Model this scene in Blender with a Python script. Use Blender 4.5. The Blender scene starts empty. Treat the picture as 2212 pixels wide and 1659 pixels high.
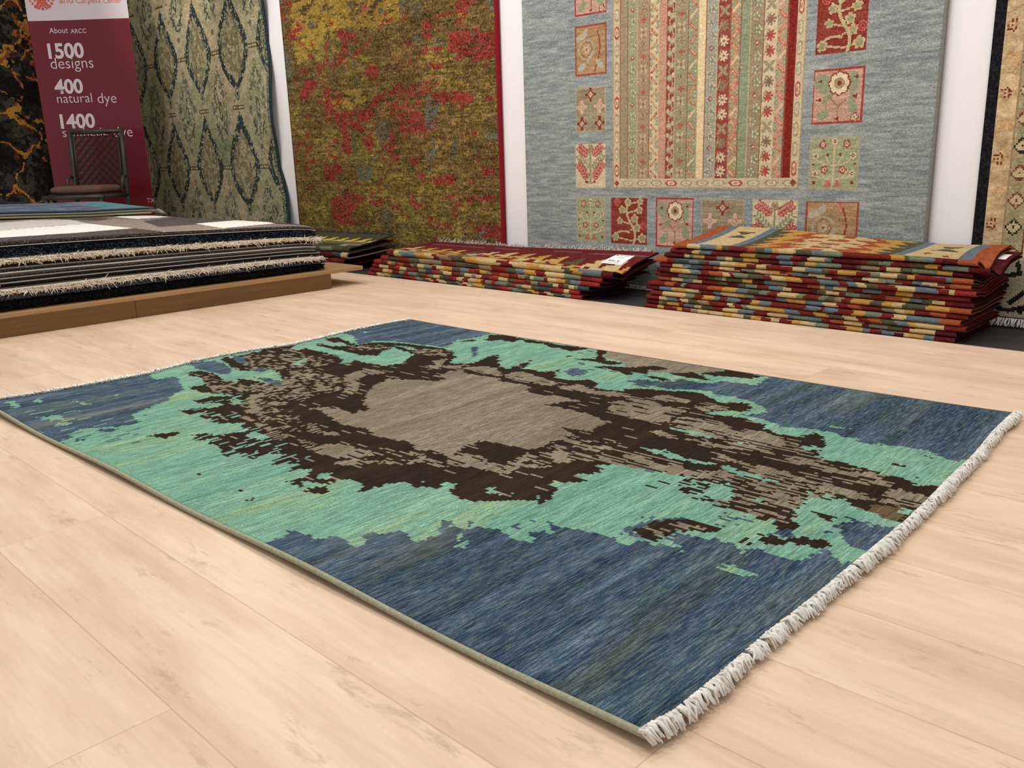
import bpy, math, random
import numpy as np
# ------------------------------------------------------------------ camera, world, light
SC = bpy.context.scene
IMW, IMH = 2212, 1659
YAW, PITCH, ROLL, FPX = -0.77797453, 0.25697074, -0.03111027, 1874.73
CAMZ = 0.69
def _axes():
    F = np.array([math.sin(YAW)*math.cos(PITCH), math.cos(YAW)*math.cos(PITCH), -math.sin(PITCH)])
    R = np.array([math.cos(YAW), -math.sin(YAW), 0.0]); U = np.cross(R, F)
    c, s = math.cos(ROLL), math.sin(ROLL)
    return c*R+s*U, -s*R+c*U, F
CR, CU, CF = _axes()
CC = np.array([0, 0, CAMZ])
cam = bpy.data.cameras.new('camera'); camo = bpy.data.objects.new('camera', cam)
SC.collection.objects.link(camo); SC.camera = camo
from mathutils import Matrix, Vector
M4 = Matrix(((CR[0], CU[0], -CF[0], CC[0]), (CR[1], CU[1], -CF[1], CC[1]), (CR[2], CU[2], -CF[2], CC[2]), (0, 0, 0, 1)))
camo.matrix_world = M4
cam.sensor_width = 36; cam.lens = FPX/IMW*36; cam.clip_start = 0.05
wd = bpy.data.worlds.new('world'); SC.world = wd; wd.use_nodes = True
wd.node_tree.nodes['Background'].inputs[0].default_value = (1.0, 0.97, 0.95, 1)
wd.node_tree.nodes['Background'].inputs[1].default_value = 0.52
SC.view_settings.view_transform = 'Standard'; SC.view_settings.look = 'None'
SC.view_settings.exposure = -0.05; SC.view_settings.gamma = 1.0; SC.view_settings.use_curve_mapping = False
def light(name, kind, loc, energy, target=None, size=1.0, color=(1, .95, .88), spot=60, blend=.8):
    l = bpy.data.lights.new(name, kind); o = bpy.data.objects.new(name, l); SC.collection.objects.link(o)
    l.energy = energy; l.color = color; o.location = loc
    if kind == 'AREA': l.shape = 'SQUARE'; l.size = size
    if kind == 'SPOT': l.spot_size = math.radians(spot); l.spot_blend = blend; l.shadow_soft_size = size
    if target is not None:
        d = Vector(target)-Vector(loc); o.rotation_euler = d.to_track_quat('-Z', 'Y').to_euler()
    return o
WARM = (1, .955, .90)
for lx, ly, le in [(-.9, .9, 11), (-2.4, .4, 11), (-2.9, 1.5, 6), (-.3, 2.3, 13), (-2.1, 2.35, 14), (-3.6, 2.4, 15), (-4.6, .6, 11), (-5.4, 2.5, 11), (.9, .2, 9), (-7.4, 1.4, 4)]:  # third one is an added fill that brightens the carpet pile's front
    light('ceiling_lamp_or_fill', 'AREA', (lx, ly, 2.95), le*1.3, (lx, ly, 0), .5, WARM)
for sx, sy, sz, tx, tz, se, sa in [(-5.5, 2.1, 2.9, -5.75, 1.75, 55, 50), (-6.9, 2.3, 2.9, -7.3, 1.9, 60, 50), (-3.45, 1.7, 2.9, -3.4, .7, 40, 80), (-1.5, 1.7, 2.9, -1.5, .7, 50, 80), (-6.0, 1.7, 2.9, -6.1, .6, 22, 60)]:  # last three, aimed low, are added washers to brighten the wall
    light('wall_spot_or_washer', 'SPOT', (sx, sy, sz), se*1.25, (tx, 3.68, tz), .06, (1, .95, .87), sa, 1)

# ------------------------------------------------------------------ photograph geometry helpers
def ray(px):
    px = np.asarray(px, float)
    return CF+(px[..., 0:1]-IMW/2)/FPX*CR-(px[..., 1:2]-IMH/2)/FPX*CU
def on(px, axis, val):
    d = ray(px); t = (val-CC[axis])/d[..., axis:axis+1]
    return CC+t*d
def proj(P):
    d = np.asarray(P, float)-CC; z = d@CF
    return np.stack([IMW/2+FPX*(d@CR)/z, IMH/2-FPX*(d@CU)/z], -1)
def crop(x0, y0, s): return lambda *pts: [(x0+a/s, y0+b/s) for a, b in pts]
def lin(c):
    c = np.asarray(c, float)/255.0
    return np.where(c <= .04045, c/12.92, ((c+.055)/1.055)**2.4)
# ------------------------------------------------------------------ objects
def tag(o, label=None, cat=None, group=None, kind=None):
    if label: o['label'] = label
    if cat: o['category'] = cat
    if group: o['group'] = group
    if kind: o['kind'] = kind
    return o
def empty(name, loc, rz=0.0):
    o = bpy.data.objects.new(name, None); SC.collection.objects.link(o)
    o.location = loc; o.rotation_euler = (0, 0, rz); o.empty_display_size = .1
    return o
def build(name, V, Q, mat, parent=None, col=None, col2=None, smooth=True, local=False, T=None):
    """V (n,3) world coordinates, Q (m,4) quads, T (k,3) triangles; col per face in sRGB 0..255"""
    V = np.asarray(V, float).reshape(-1, 3).copy()
    if parent is not None and not local: V -= np.array(parent.location)
    Q = np.asarray(Q, int).reshape(-1, 4) if Q is not None and len(Q) else np.zeros((0, 4), int)
    T = np.asarray(T, int).reshape(-1, 3) if T is not None and len(T) else np.zeros((0, 3), int)
    me = bpy.data.meshes.new(name)
    me.vertices.add(len(V)); me.vertices.foreach_set('co', V.ravel())
    nl = len(Q)*4+len(T)*3
    me.loops.add(nl); me.loops.foreach_set('vertex_index', np.concatenate([Q.ravel(), T.ravel()]))
    nf = len(Q)+len(T)
    me.polygons.add(nf)
    st = np.concatenate([np.arange(len(Q))*4, len(Q)*4+np.arange(len(T))*3])
    me.polygons.foreach_set('loop_start', st)
    me.update(calc_edges=True); me.validate()
    me.polygons.foreach_set('use_smooth', np.full(nf, bool(smooth)))
    for nm, cc in (('Col', col), ('Col2', col2)):
        if cc is not None:
            a = me.attributes.new(nm, 'FLOAT_COLOR', 'FACE')
            rgba = np.ones((nf, 4)); rgba[:, :3] = lin(cc); a.data.foreach_set('color', rgba.ravel())
    me.materials.append(mat)
    o = bpy.data.objects.new(name, me); SC.collection.objects.link(o)
    if parent is not None: o.parent = parent
    return o
class MB:
    """collects shapes into one mesh"""
    def __init__(s): s.V = []; s.Q = []; s.T = []; s.n = 0; s.cq = []; s.ct = []
    def add(s, V, Q=None, T=None, cq=None, ct=None):
        V = np.asarray(V, float).reshape(-1, 3); s.V.append(V)
        if Q is not None and len(Q):
            Q = np.asarray(Q, int).reshape(-1, 4); s.Q.append(Q+s.n)
            s.cq.append(np.broadcast_to(np.asarray(cq if cq is not None else (128, 128, 128), float), (len(Q), 3)))
        if T is not None and len(T):
            T = np.asarray(T, int).reshape(-1, 3); s.T.append(T+s.n)
            s.ct.append(np.broadcast_to(np.asarray(ct if ct is not None else (128, 128, 128), float), (len(T), 3)))
        s.n += len(V)
    def box(s, a, b, c=None, bev=0.0):
        x0, y0, z0 = a; x1, y1, z1 = b
        if bev <= 0:
            V = [(x, y, z) for x in (x0, x1) for y in (y0, y1) for z in (z0, z1)]
            s.add(V, [(0, 1, 3, 2), (4, 6, 7, 5), (0, 4, 5, 1), (2, 3, 7, 6), (0, 2, 6, 4), (1, 5, 7, 3)], cq=c); return
        # chamfered box from a rounded-rectangle stack
        def ring(ins, z):
            xa, xb, ya, yb = x0+ins, x1-ins, y0+ins, y1-ins; k = bev
            return [(xa+k, ya, z), (xb-k, ya, z), (xb, ya+k, z), (xb, yb-k, z), (xb-k, yb, z), (xa+k, yb, z), (xa, yb-k, z), (xa, ya+k, z)]
        V = ring(bev*.8, z0)+ring(0, z0+bev)+ring(0, z1-bev)+ring(bev*.8, z1)
        Q = [(r*8+i, r*8+(i+1) % 8, r*8+8+(i+1) % 8, r*8+8+i) for r in range(3) for i in range(8)]
        Q += [(24, 25, 26, 27), (24, 27, 28, 31), (28, 29, 30, 31), (3, 2, 1, 0), (7, 4, 3, 0), (7, 6, 5, 4)]
        s.add(V, Q, cq=c)
    def tube(s, pts, r, n=10, c=None, caps=True):
        pts = np.asarray(pts, float); m = len(pts); r = np.broadcast_to(np.asarray(r, float), (m,))
        tg = np.gradient(pts, axis=0); tg /= np.linalg.norm(tg, axis=1)[:, None]+1e-12
        up = np.array([0, 0, 1.0]) if abs(tg[0][2]) < .9 else np.array([1.0, 0, 0])
        V = []
        for i in range(m):
            a = np.cross(tg[i], up); na = np.linalg.norm(a)
            if na < 1e-6: a = np.cross(tg[i], np.array([0, 1.0, 0])); na = np.linalg.norm(a)
            a /= na; b = np.cross(tg[i], a); up = -np.cross(tg[i], a) if False else up
            for k in range(n):
                t = 2*math.pi*k/n; V.append(pts[i]+r[i]*(math.cos(t)*a+math.sin(t)*b))
        Q = [(i*n+k, i*n+(k+1) % n, (i+1)*n+(k+1) % n, (i+1)*n+k) for i in range(m-1) for k in range(n)]
        T = []
        if caps:
            V += [pts[0], pts[-1]]
            T = [(m*n, (k+1) % n, k) for k in range(n)]+[(m*n+1, (m-1)*n+k, (m-1)*n+(k+1) % n) for k in range(n)]
        s.add(V, Q, T, cq=c, ct=c)
    def obj(s, name, mat, parent=None, smooth=False, local=False, color=False):
        V = np.concatenate(s.V); Q = np.concatenate(s.Q) if s.Q else None; T = np.concatenate(s.T) if s.T else None
        col = None
        if color: col = np.concatenate((s.cq or [np.zeros((0, 3))])+(s.ct or [np.zeros((0, 3))]))
        return build(name, V, Q, mat, parent, col, None, smooth, local, T)
def strands(base, tip, w, rng, side=None, bend=None):
    """thin bent tapering yarns: base (n,3), tip (n,3), w (n,) widths -> V, Q of 3-sided prisms in two segments"""
    base = np.asarray(base, float); tip = np.asarray(tip, float); n = len(base); w = np.broadcast_to(np.asarray(w, float), (n,))
    d = tip-base; L = np.linalg.norm(d, axis=1)[:, None]+1e-9; d = d/L
    h = np.cross(d, rng.normal(size=(n, 3))); h /= np.linalg.norm(h, axis=1)[:, None]+1e-9; k = np.cross(d, h)
    mid = (base+tip)/2+(bend if bend is not None else rng.normal(size=(n, 3))*L*.12)
    out = []
    for P, f in ((base, 1.0), (mid, .95), (tip, .45)):
        for a in (0, 2.094, 4.189):
            out.append(P+(h*math.cos(a)+k*math.sin(a))*(w*f/2)[:, None])
    V = np.stack(out, 1)
    q = []
    for r in (0, 3):
        for i in range(3): q.append((r+i, r+(i+1) % 3, r+3+(i+1) % 3, r+3+i))
    Q = (np.arange(n)*9)[:, None, None]+np.array(q)[None]
    T = (np.arange(n)*9)[:, None]+np.array([6, 7, 8])[None]
    return V.reshape(-1, 3), Q.reshape(-1, 4), T
# ------------------------------------------------------------------ materials
def newmat(name):
    m = bpy.data.materials.new(name); m.use_nodes = True
    nt = m.node_tree; b = nt.nodes['Principled BSDF']
    return m, nt, b
def N(nt, t, **kw):
    n = nt.nodes.new(t)
    for k, v in kw.items(): setattr(n, k, v)
    return n
def noise(nt, vec, scale, detail=2.0, rough=.5, stretch=None, dim='3D'):
    if stretch is not None:
        mp = N(nt, 'ShaderNodeMapping'); mp.inputs['Scale'].default_value = stretch
        nt.links.new(vec, mp.inputs[0]); vec = mp.outputs[0]
    t = N(nt, 'ShaderNodeTexNoise'); t.inputs['Scale'].default_value = scale; t.inputs['Detail'].default_value = detail
    t.inputs['Roughness'].default_value = rough; nt.links.new(vec, t.inputs['Vector'])
    return t.outputs['Fac']
def ramp(nt, fac, stops, interp='LINEAR'):
    r = N(nt, 'ShaderNodeValToRGB'); e = r.color_ramp.elements; r.color_ramp.interpolation = interp
    while len(e) < len(stops): e.new(.5)
    for el, (p, c) in zip(e, stops):
        el.position = p; el.color = (*c, 1) if len(c) == 3 else c
    nt.links.new(fac, r.inputs[0]); return r.outputs[0]
def mix(nt, a, b, fac, mode='MIX'):
    n = N(nt, 'ShaderNodeMix', data_type='RGBA', blend_type=mode)
    for s, v in ((n.inputs[0], fac), (n.inputs[6], a), (n.inputs[7], b)):
        if hasattr(v, 'is_linked') or hasattr(v, 'links'): nt.links.new(v, s)
        elif isinstance(v, (int, float)): s.default_value = v
        else: s.default_value = (*v, 1)
    return n.outputs[2]
def bump(nt, b, h, strength=.3, dist=.004):
    n = N(nt, 'ShaderNodeBump'); n.inputs['Strength'].default_value = strength; n.inputs['Distance'].default_value = dist
    nt.links.new(h, n.inputs['Height']); nt.links.new(n.outputs[0], b.inputs['Normal'])
def objcoord(nt): return N(nt, 'ShaderNodeTexCoord').outputs['Object']
def rug_mat(name, stretch, scale=1.0, lo=.62, hi=1.35, fine=350, two=False, bs=.5, sheen=0.0, fineamt=(.8, 1.2)):
    m, nt, b = newmat(name); v = objcoord(nt)
    a = N(nt, 'ShaderNodeAttribute', attribute_name='Col').outputs['Color']
    f = noise(nt, v, scale, 3, .65, stretch)
    if two:
        a2 = N(nt, 'ShaderNodeAttribute', attribute_name='Col2').outputs['Color']
        g = noise(nt, v, scale*1.3, 4, .7, (stretch[0]*1.15, stretch[1]*1.15, stretch[2]*1.15))
        a = mix(nt, a, a2, ramp(nt, g, [(.44, (0, 0, 0)), (.62, (1, 1, 1))]))
    c = mix(nt, a, ramp(nt, f, [(.28, (lo,)*3), (.5, (1,)*3), (.74, (hi,)*3)]), 1.0, 'MULTIPLY')
    h = noise(nt, v, fine, 2, .6)
    c = mix(nt, c, ramp(nt, h, [(.3, (fineamt[0],)*3), (.7, (fineamt[1],)*3)]), 1.0, 'MULTIPLY')
    nt.links.new(c, b.inputs['Base Color']); b.inputs['Roughness'].default_value = .95
    b.inputs['Specular IOR Level'].default_value = .12
    if sheen: b.inputs['Sheen Weight'].default_value = sheen; b.inputs['Sheen Roughness'].default_value = .5
    bump(nt, b, h, bs, .003)
    return m
def plain(name, rgb, rough=.6, spec=.4, var=.1, scale=30, stretch=None, metal=0.0, bs=0.0):
    m, nt, b = newmat(name); v = objcoord(nt)
    f = noise(nt, v, scale, 3, .6, stretch)
    c = mix(nt, tuple(lin(rgb)), ramp(nt, f, [(.3, (1-var,)*3), (.7, (1+var,)*3)]), 1.0, 'MULTIPLY')
    nt.links.new(c, b.inputs['Base Color']); b.inputs['Roughness'].default_value = rough
    b.inputs['Specular IOR Level'].default_value = spec; b.inputs['Metallic'].default_value = metal
    if bs: bump(nt, b, f, bs, .002)
    return m
def colmat(name, rough=.9, var=.15, scale=300, bs=.3, spec=.15):
    m, nt, b = newmat(name); v = objcoord(nt)
    a = N(nt, 'ShaderNodeAttribute', attribute_name='Col').outputs['Color']
    f = noise(nt, v, scale, 2, .6)
    c = mix(nt, a, ramp(nt, f, [(.3, (1-var,)*3), (.7, (1+var,)*3)]), 1.0, 'MULTIPLY')
    nt.links.new(c, b.inputs['Base Color']); b.inputs['Roughness'].default_value = rough; b.inputs['Specular IOR Level'].default_value = spec
    if bs: bump(nt, b, f, bs, .002)
    return m
def mathn(nt, op, a, b=None):
    n = N(nt, 'ShaderNodeMath', operation=op)
    for s, v in ((n.inputs[0], a), (n.inputs[1], b)):
        if v is None: continue
        if isinstance(v, (int, float)): s.default_value = v
        else: nt.links.new(v, s)
    return n.outputs[0]
def plank_mat(name, base, dark, y0, pw, pl, seam, rough, grain, knots=True, x0=-1.03):
    m, nt, b = newmat(name); v = objcoord(nt)
    s = N(nt, 'ShaderNodeSeparateXYZ'); nt.links.new(v, s.inputs[0]); X, Y = s.outputs[0], s.outputs[1]
    ty = mathn(nt, 'DIVIDE', mathn(nt, 'SUBTRACT', Y, y0), pw); row = mathn(nt, 'FLOOR', ty); fy = mathn(nt, 'FRACT', ty)
    off = mathn(nt, 'MULTIPLY', mathn(nt, 'ADD', row, 2.0), .37)
    tx = mathn(nt, 'ADD', mathn(nt, 'DIVIDE', mathn(nt, 'SUBTRACT', X, x0), pl), mathn(nt, 'FRACT', mathn(nt, 'MULTIPLY', off, 1.0)))
    cx = mathn(nt, 'FLOOR', tx); fx = mathn(nt, 'FRACT', tx)
    wn = N(nt, 'ShaderNodeTexWhiteNoise', noise_dimensions='2D'); cb = N(nt, 'ShaderNodeCombineXYZ')
    nt.links.new(row, cb.inputs[0]); nt.links.new(cx, cb.inputs[1]); nt.links.new(cb.outputs[0], wn.inputs['Vector'])
    # shift the grain per plank
    add = N(nt, 'ShaderNodeVectorMath', operation='ADD'); sc = N(nt, 'ShaderNodeVectorMath', operation='SCALE'); sc.inputs['Scale'].default_value = 7.0
    nt.links.new(wn.outputs['Color'], sc.inputs[0]); nt.links.new(v, add.inputs[0]); nt.links.new(sc.outputs[0], add.inputs[1]); vv = add.outputs[0]
    big = noise(nt, vv, 1.0, 5, .65, (1.8, 9, 1))
    g = noise(nt, vv, 1.0, 6, .65, (5, 120, 1))
    kn = noise(nt, vv, 1.0, 5, .8, (4, 15, 1))
    c = mix(nt, tuple(lin(base)), tuple(lin(dark)), ramp(nt, big, [(.38, (0, 0, 0)), (.68, (.9, .9, .9))]))
    c = mix(nt, c, ramp(nt, g, [(.25, (1-grain,)*3), (.5, (1,)*3), (.75, (1+grain*.5,)*3)]), 1.0, 'MULTIPLY')
    if knots: c = mix(nt, c, tuple(lin(np.array(dark)*.8)), ramp(nt, kn, [(.58, (0, 0, 0)), (.74, (.8, .8, .8))]))
    c = mix(nt, c, ramp(nt, wn.outputs['Value'], [(0, (.98,)*3), (1, (1.015,)*3)]), 1.0, 'MULTIPLY')
    ey = mathn(nt, 'LESS_THAN', mathn(nt, 'ABSOLUTE', mathn(nt, 'SUBTRACT', fy, .5)), .5-.0012/pw)
    ex = mathn(nt, 'LESS_THAN', mathn(nt, 'ABSOLUTE', mathn(nt, 'SUBTRACT', fx, .5)), .5-.001/pl)
    e = mathn(nt, 'MULTIPLY', ey, ex)
    c = mix(nt, mix(nt, c, (seam, seam*.97, seam*.94), 1.0, 'MULTIPLY'), c, e)
    nt.links.new(c, b.inputs['Base Color']); b.inputs['Roughness'].default_value = rough; b.inputs['Specular IOR Level'].default_value = .35
    bump(nt, b, e, .15, .001)
    return m
RUGX = (250, 18, 60)
# ------------------------------------------------------------------ raster helpers (sRGB colours on a woven grid)
def vnoise(X, Y, seed):
    r = np.random.default_rng(seed); G = r.random((128, 128))
    xi = np.floor(X).astype(int); yi = np.floor(Y).astype(int); fx = X-xi; fy = Y-yi
    fx = fx*fx*(3-2*fx); fy = fy*fy*(3-2*fy); g = lambda a, b: G[b % 128, a % 128]
    return (g(xi, yi)*(1-fx)+g(xi+1, yi)*fx)*(1-fy)+(g(xi, yi+1)*(1-fx)+g(xi+1, yi+1)*fx)*fy
def fbm(X, Y, seed, oct=4):
    t = 0; a = .5; f = 1
    for k in range(oct): t = t+a*vnoise(X*f+17.3*k, Y*f+5.1*k, seed+k); a *= .5; f *= 2
    return t/(1-.5**oct)
def inpoly(X, Y, pts):
    pts = np.asarray(pts, float); res = np.zeros(X.shape, bool)
    m = (X >= pts[:, 0].min()) & (X <= pts[:, 0].max()) & (Y >= pts[:, 1].min()) & (Y <= pts[:, 1].max())
    if not m.any(): return res
    x = X[m]; y = Y[m]; r = np.zeros(x.shape, bool)
    xj, yj = pts[-1]
    for xi, yi in pts:
        if yi != yj:
            c = ((yi > y) != (yj > y)) & (x < (xj-xi)*(y-yi)/(yj-yi)+xi); r ^= c
        xj, yj = xi, yi
    res[m] = r; return res
class Canvas:
    def __init__(s, w, h, cell, bg):
        s.w, s.h, s.cell = w, h, cell; s.nx = int(round(w/cell)); s.ny = int(round(h/cell))
        s.X, s.Y = np.meshgrid((np.arange(s.nx)+.5)*w/s.nx, (np.arange(s.ny)+.5)*h/s.ny)
        s.c = np.zeros((s.ny, s.nx, 3)); s.c[:] = bg
    def _win(s, x0, y0, x1, y1):
        a = max(0, int(x0/s.cell)-1); b = min(s.nx, int(x1/s.cell)+2); c = max(0, int(y0/s.cell)-1); d = min(s.ny, int(y1/s.cell)+2)
        return (slice(c, d), slice(a, b)) if a < b and c < d else None
    def rect(s, x0, y0, x1, y1, col):
        w = s._win(x0, y0, x1, y1)
        if w is None: return
        m = (s.X[w] >= x0) & (s.X[w] <= x1) & (s.Y[w] >= y0) & (s.Y[w] <= y1); s.c[w][m] = col
    def poly(s, pts, col):
        p = np.asarray(pts); w = s._win(p[:, 0].min(), p[:, 1].min(), p[:, 0].max(), p[:, 1].max())
        if w is None: return
        s.c[w][inpoly(s.X[w], s.Y[w], p)] = col
    def ell(s, cx, cy, rx, ry, col, rot=0.0, ring=None):
        R = max(rx, ry); w = s._win(cx-R, cy-R, cx+R, cy+R)
        if w is None: return
        dx = s.X[w]-cx; dy = s.Y[w]-cy; c, q = math.cos(rot), math.sin(rot)
        d = ((dx*c+dy*q)/rx)**2+((-dx*q+dy*c)/ry)**2
        m = d <= 1
        if ring: m &= d >= (1-ring)**2
        s.c[w][m] = col
    def line(s, pts, wd, col):
        for (ax, ay), (bx, by) in zip(pts[:-1], pts[1:]):
            w = s._win(min(ax, bx)-wd, min(ay, by)-wd, max(ax, bx)+wd, max(ay, by)+wd)
            if w is None: continue
            dx, dy = bx-ax, by-ay; L = dx*dx+dy*dy+1e-12
            t = np.clip(((s.X[w]-ax)*dx+(s.Y[w]-ay)*dy)/L, 0, 1)
            s.c[w][np.hypot(s.X[w]-ax-t*dx, s.Y[w]-ay-t*dy) <= wd/2] = col
def sheet(name, P, col, mat, parent=None, back=None, thick=.012, edgecol=(120, 110, 95), col2=None, normal=None, step=10):
    """curved sheet with thickness: P (ny+1,nx+1,3) front surface, col (ny,nx,3)"""
    ny, nx = P.shape[0]-1, P.shape[1]-1
    idx = np.arange((ny+1)*(nx+1)).reshape(ny+1, nx+1)
    Q = np.stack([idx[:-1, :-1], idx[:-1, 1:], idx[1:, 1:], idx[1:, :-1]], -1).reshape(-1, 4)
    nrm = np.array(normal, float)
    ring = np.concatenate([idx[0, :-1], idx[:-1, -1], idx[-1, :0:-1], idx[:0:-1, 0]])
    B = P.reshape(-1, 3)[ring]-nrm*thick; nb = len(ring); o = len(idx.ravel())
    ar = np.arange(nb)
    Qs = np.stack([ring, o+ar, o+(ar+1) % nb, ring[(ar+1) % nb]], -1)
    # back: every row, every tenth column
    cols = sorted(set(list(range(0, nx, step))+[nx])); bm = {}
    pos = {int(r): o+i for i, r in enumerate(ring)}; Vx = []; bi = np.zeros((ny+1, len(cols)), int)
    for r in range(ny+1):
        for k, c in enumerate(cols):
            i = int(idx[r, c])
            if i in pos: bi[r, k] = pos[i]
            else: bi[r, k] = o+nb+len(Vx); Vx.append(P[r, c]-nrm*thick)
    Qb = np.stack([bi[:-1, :-1], bi[1:, :-1], bi[1:, 1:], bi[:-1, 1:]], -1).reshape(-1, 4)
    V = np.concatenate([P.reshape(-1, 3), B, np.array(Vx).reshape(-1, 3)]); QQ = np.concatenate([Q, Qs, Qb])
    ec = np.broadcast_to(np.array(edgecol, float), (len(Qs)+len(Qb), 3))
    cc = np.concatenate([col.reshape(-1, 3), ec])
    c2 = np.concatenate([col2.reshape(-1, 3), ec]) if col2 is not None else None
    return build(name, V, QQ, mat, parent, cc, c2, True)
# ------------------------------------------------------------------ the setting
WALLY = 3.70; FEDGE = 3.238
floor_m = plank_mat('pale_laminate', (234, 208, 182), (210, 178, 152), .595, .2065, 2.0, .80, .42, .09)
dark_m = plank_mat('dark_vinyl', (62, 60, 62), (46, 45, 47), 3.3, .18, 1.2, .5, .55, .25, False)
wall_m = plain('white_paint', (238, 235, 238), .75, .25, .015, 40, bs=.05)
b = MB(); b.box((-9.0, -2.5, -.08), (3.2, FEDGE, 0)); tag(b.obj('floor', floor_m), kind='structure')
b = MB(); b.box((-9.0, FEDGE, -.08), (3.2, WALLY, -.004)); tag(b.obj('floor_dark', dark_m), kind='structure')
b = MB(); b.box((-9.0, WALLY, -.08), (3.2, WALLY+.1, 3.1)); tag(b.obj('wall_back', wall_m), kind='structure')
b = MB(); b.box((-9.1, -2.5, -.08), (-9.0, WALLY+.1, 3.1)); tag(b.obj('wall_left', wall_m), kind='structure')

# ------------------------------------------------------------------ the main rug on the floor
RTH = .0253; ct, st = math.cos(RTH), math.sin(RTH)
RX, RY, RW, RL = -2.97373+.045*ct+.062*st, 2.40826+.045*st-.062*ct, 1.664, 2.3607
def rug_xy(u, v):                       # u along A->D, v along A->B
    return RX+u*ct+v*st, RY+u*st-v*ct
def bulge_r(v): return np.interp(v/RW, [0, .13, .27, .38, .52, .62, .69, .75, .82, .905, .97, 1], [.002, .004, .019, .023, .026, .026, .022, .017, .012, .016, .014, .004])
def bulge_l(v): return np.interp(v/RW, [0, .14, .2, .3, .38, .45, .6, .7, .8, .9, 1], [-.012, -.008, .006, -.004, -.016, -.002, .010, -.002, .0, -.004, .008])
def rug_surface(u, v):
    """u,v in metres on the flat weave -> xyz with the edge waves"""
    ur = u/RL; uu = u+bulge_r(v)*ur**3-bulge_l(v)*(1-ur)**3
    x, y = rug_xy(uu, v)
    er = np.clip((ur-.8)/.2, 0, 1)**2; el = np.clip((.2-ur)/.2, 0, 1)**2; eb = np.clip((v/RW-.88)/.12, 0, 1)**2
    z = .011+er*.003*(1+np.sin(v*13+.5))+el*.004*(1+np.sin(v*9))+eb*.0035*(1+np.sin(u*8+1))
    return np.stack([x, y, z], -1)
c1 = crop(0, 680, 3.687); c2 = crop(500, 680, 4.424); c3 = crop(900, 680, 4.424); c4 = crop(1300, 700, 4.424)
c5 = crop(1700, 800, 4.32); c6 = crop(500, 1000, 3.687); c7 = crop(1000, 1000, 3.687); c8 = crop(1500, 1000, 3.687)
TEAL = (c6((320, 612), (440, 575), (450, 530), (520, 545), (630, 580), (700, 610), (840, 590), (900, 620), (1010, 660), (1080, 625), (1050, 600), (1110, 545), (1180, 575), (1220, 580), (1290, 535), (1360, 555), (1430, 590), (1480, 640), (1560, 620), (1660, 570), (1650, 540), (1680, 450), (1760, 470), (1750, 490), (1830, 520), (1970, 505), (2070, 525), (2140, 530), (2200, 560))
        + c7((300, 540), (440, 600), (560, 650), (590, 630), (520, 580), (540, 540), (590, 545), (680, 555), (700, 530), (670, 475), (770, 495), (850, 515), (980, 555), (1100, 555), (1190, 590), (1320, 650), (1400, 615), (1480, 635), (1530, 650), (1650, 675), (1730, 680), (1700, 640), (1620, 610), (1700, 565), (1850, 595), (1940, 605), (2000, 600), (2090, 625))
        + c8((240, 620), (330, 650), (370, 705), (450, 670), (520, 690), (600, 710), (680, 740), (830, 780), (910, 755), (890, 710), (1000, 715), (1040, 690), (1130, 715), (1110, 770), (1200, 800), (1290, 790), (1350, 800), (1700, 800), (2400, 300))
        + c5((1740, 850), (1640, 845), (1560, 845), (1470, 810), (1400, 790), (1280, 745), (1150, 715), (1030, 700), (900, 700), (860, 680), (780, 690), (690, 665), (640, 630), (500, 620), (430, 580), (340, 565), (200, 540), (20, 520))
        + c4((1900, 985), (1730, 985), (1640, 945), (1540, 910), (1400, 880), (1290, 850), (1350, 865), (1550, 850), (1580, 820), (1440, 740), (1330, 715), (1280, 690), (1100, 685), (1040, 640), (950, 635), (800, 620), (620, 620), (560, 600), (350, 570), (360, 540), (480, 545), (680, 545), (780, 520), (880, 555), (960, 565), (1050, 570), (1130, 545), (1300, 560), (1450, 585), (1550, 540), (1620, 505), (1600, 300), (0, -100))
        + c3((730, 80), (700, 180), (560, 215), (440, 240), (380, 240), (330, 290), (280, 310), (100, 290), (0, 275))
        + c2((1500, 250), (1350, 250), (1250, 290), (1200, 285), (1160, 200), (1080, 180), (1050, 60), (500, 200), (-500, 300))
        + c1((1440, 380), (1180, 470), (1240, 520), (1400, 490), (1440, 560), (1460, 600), (1370, 640), (1320, 690), (1220, 720), (1110, 770), (1050, 800), (1110, 850), (1050, 880), (900, 890), (740, 900), (640, 910), (560, 950), (550, 980), (480, 1010), (600, 1300), (1800, 1900)))
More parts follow.
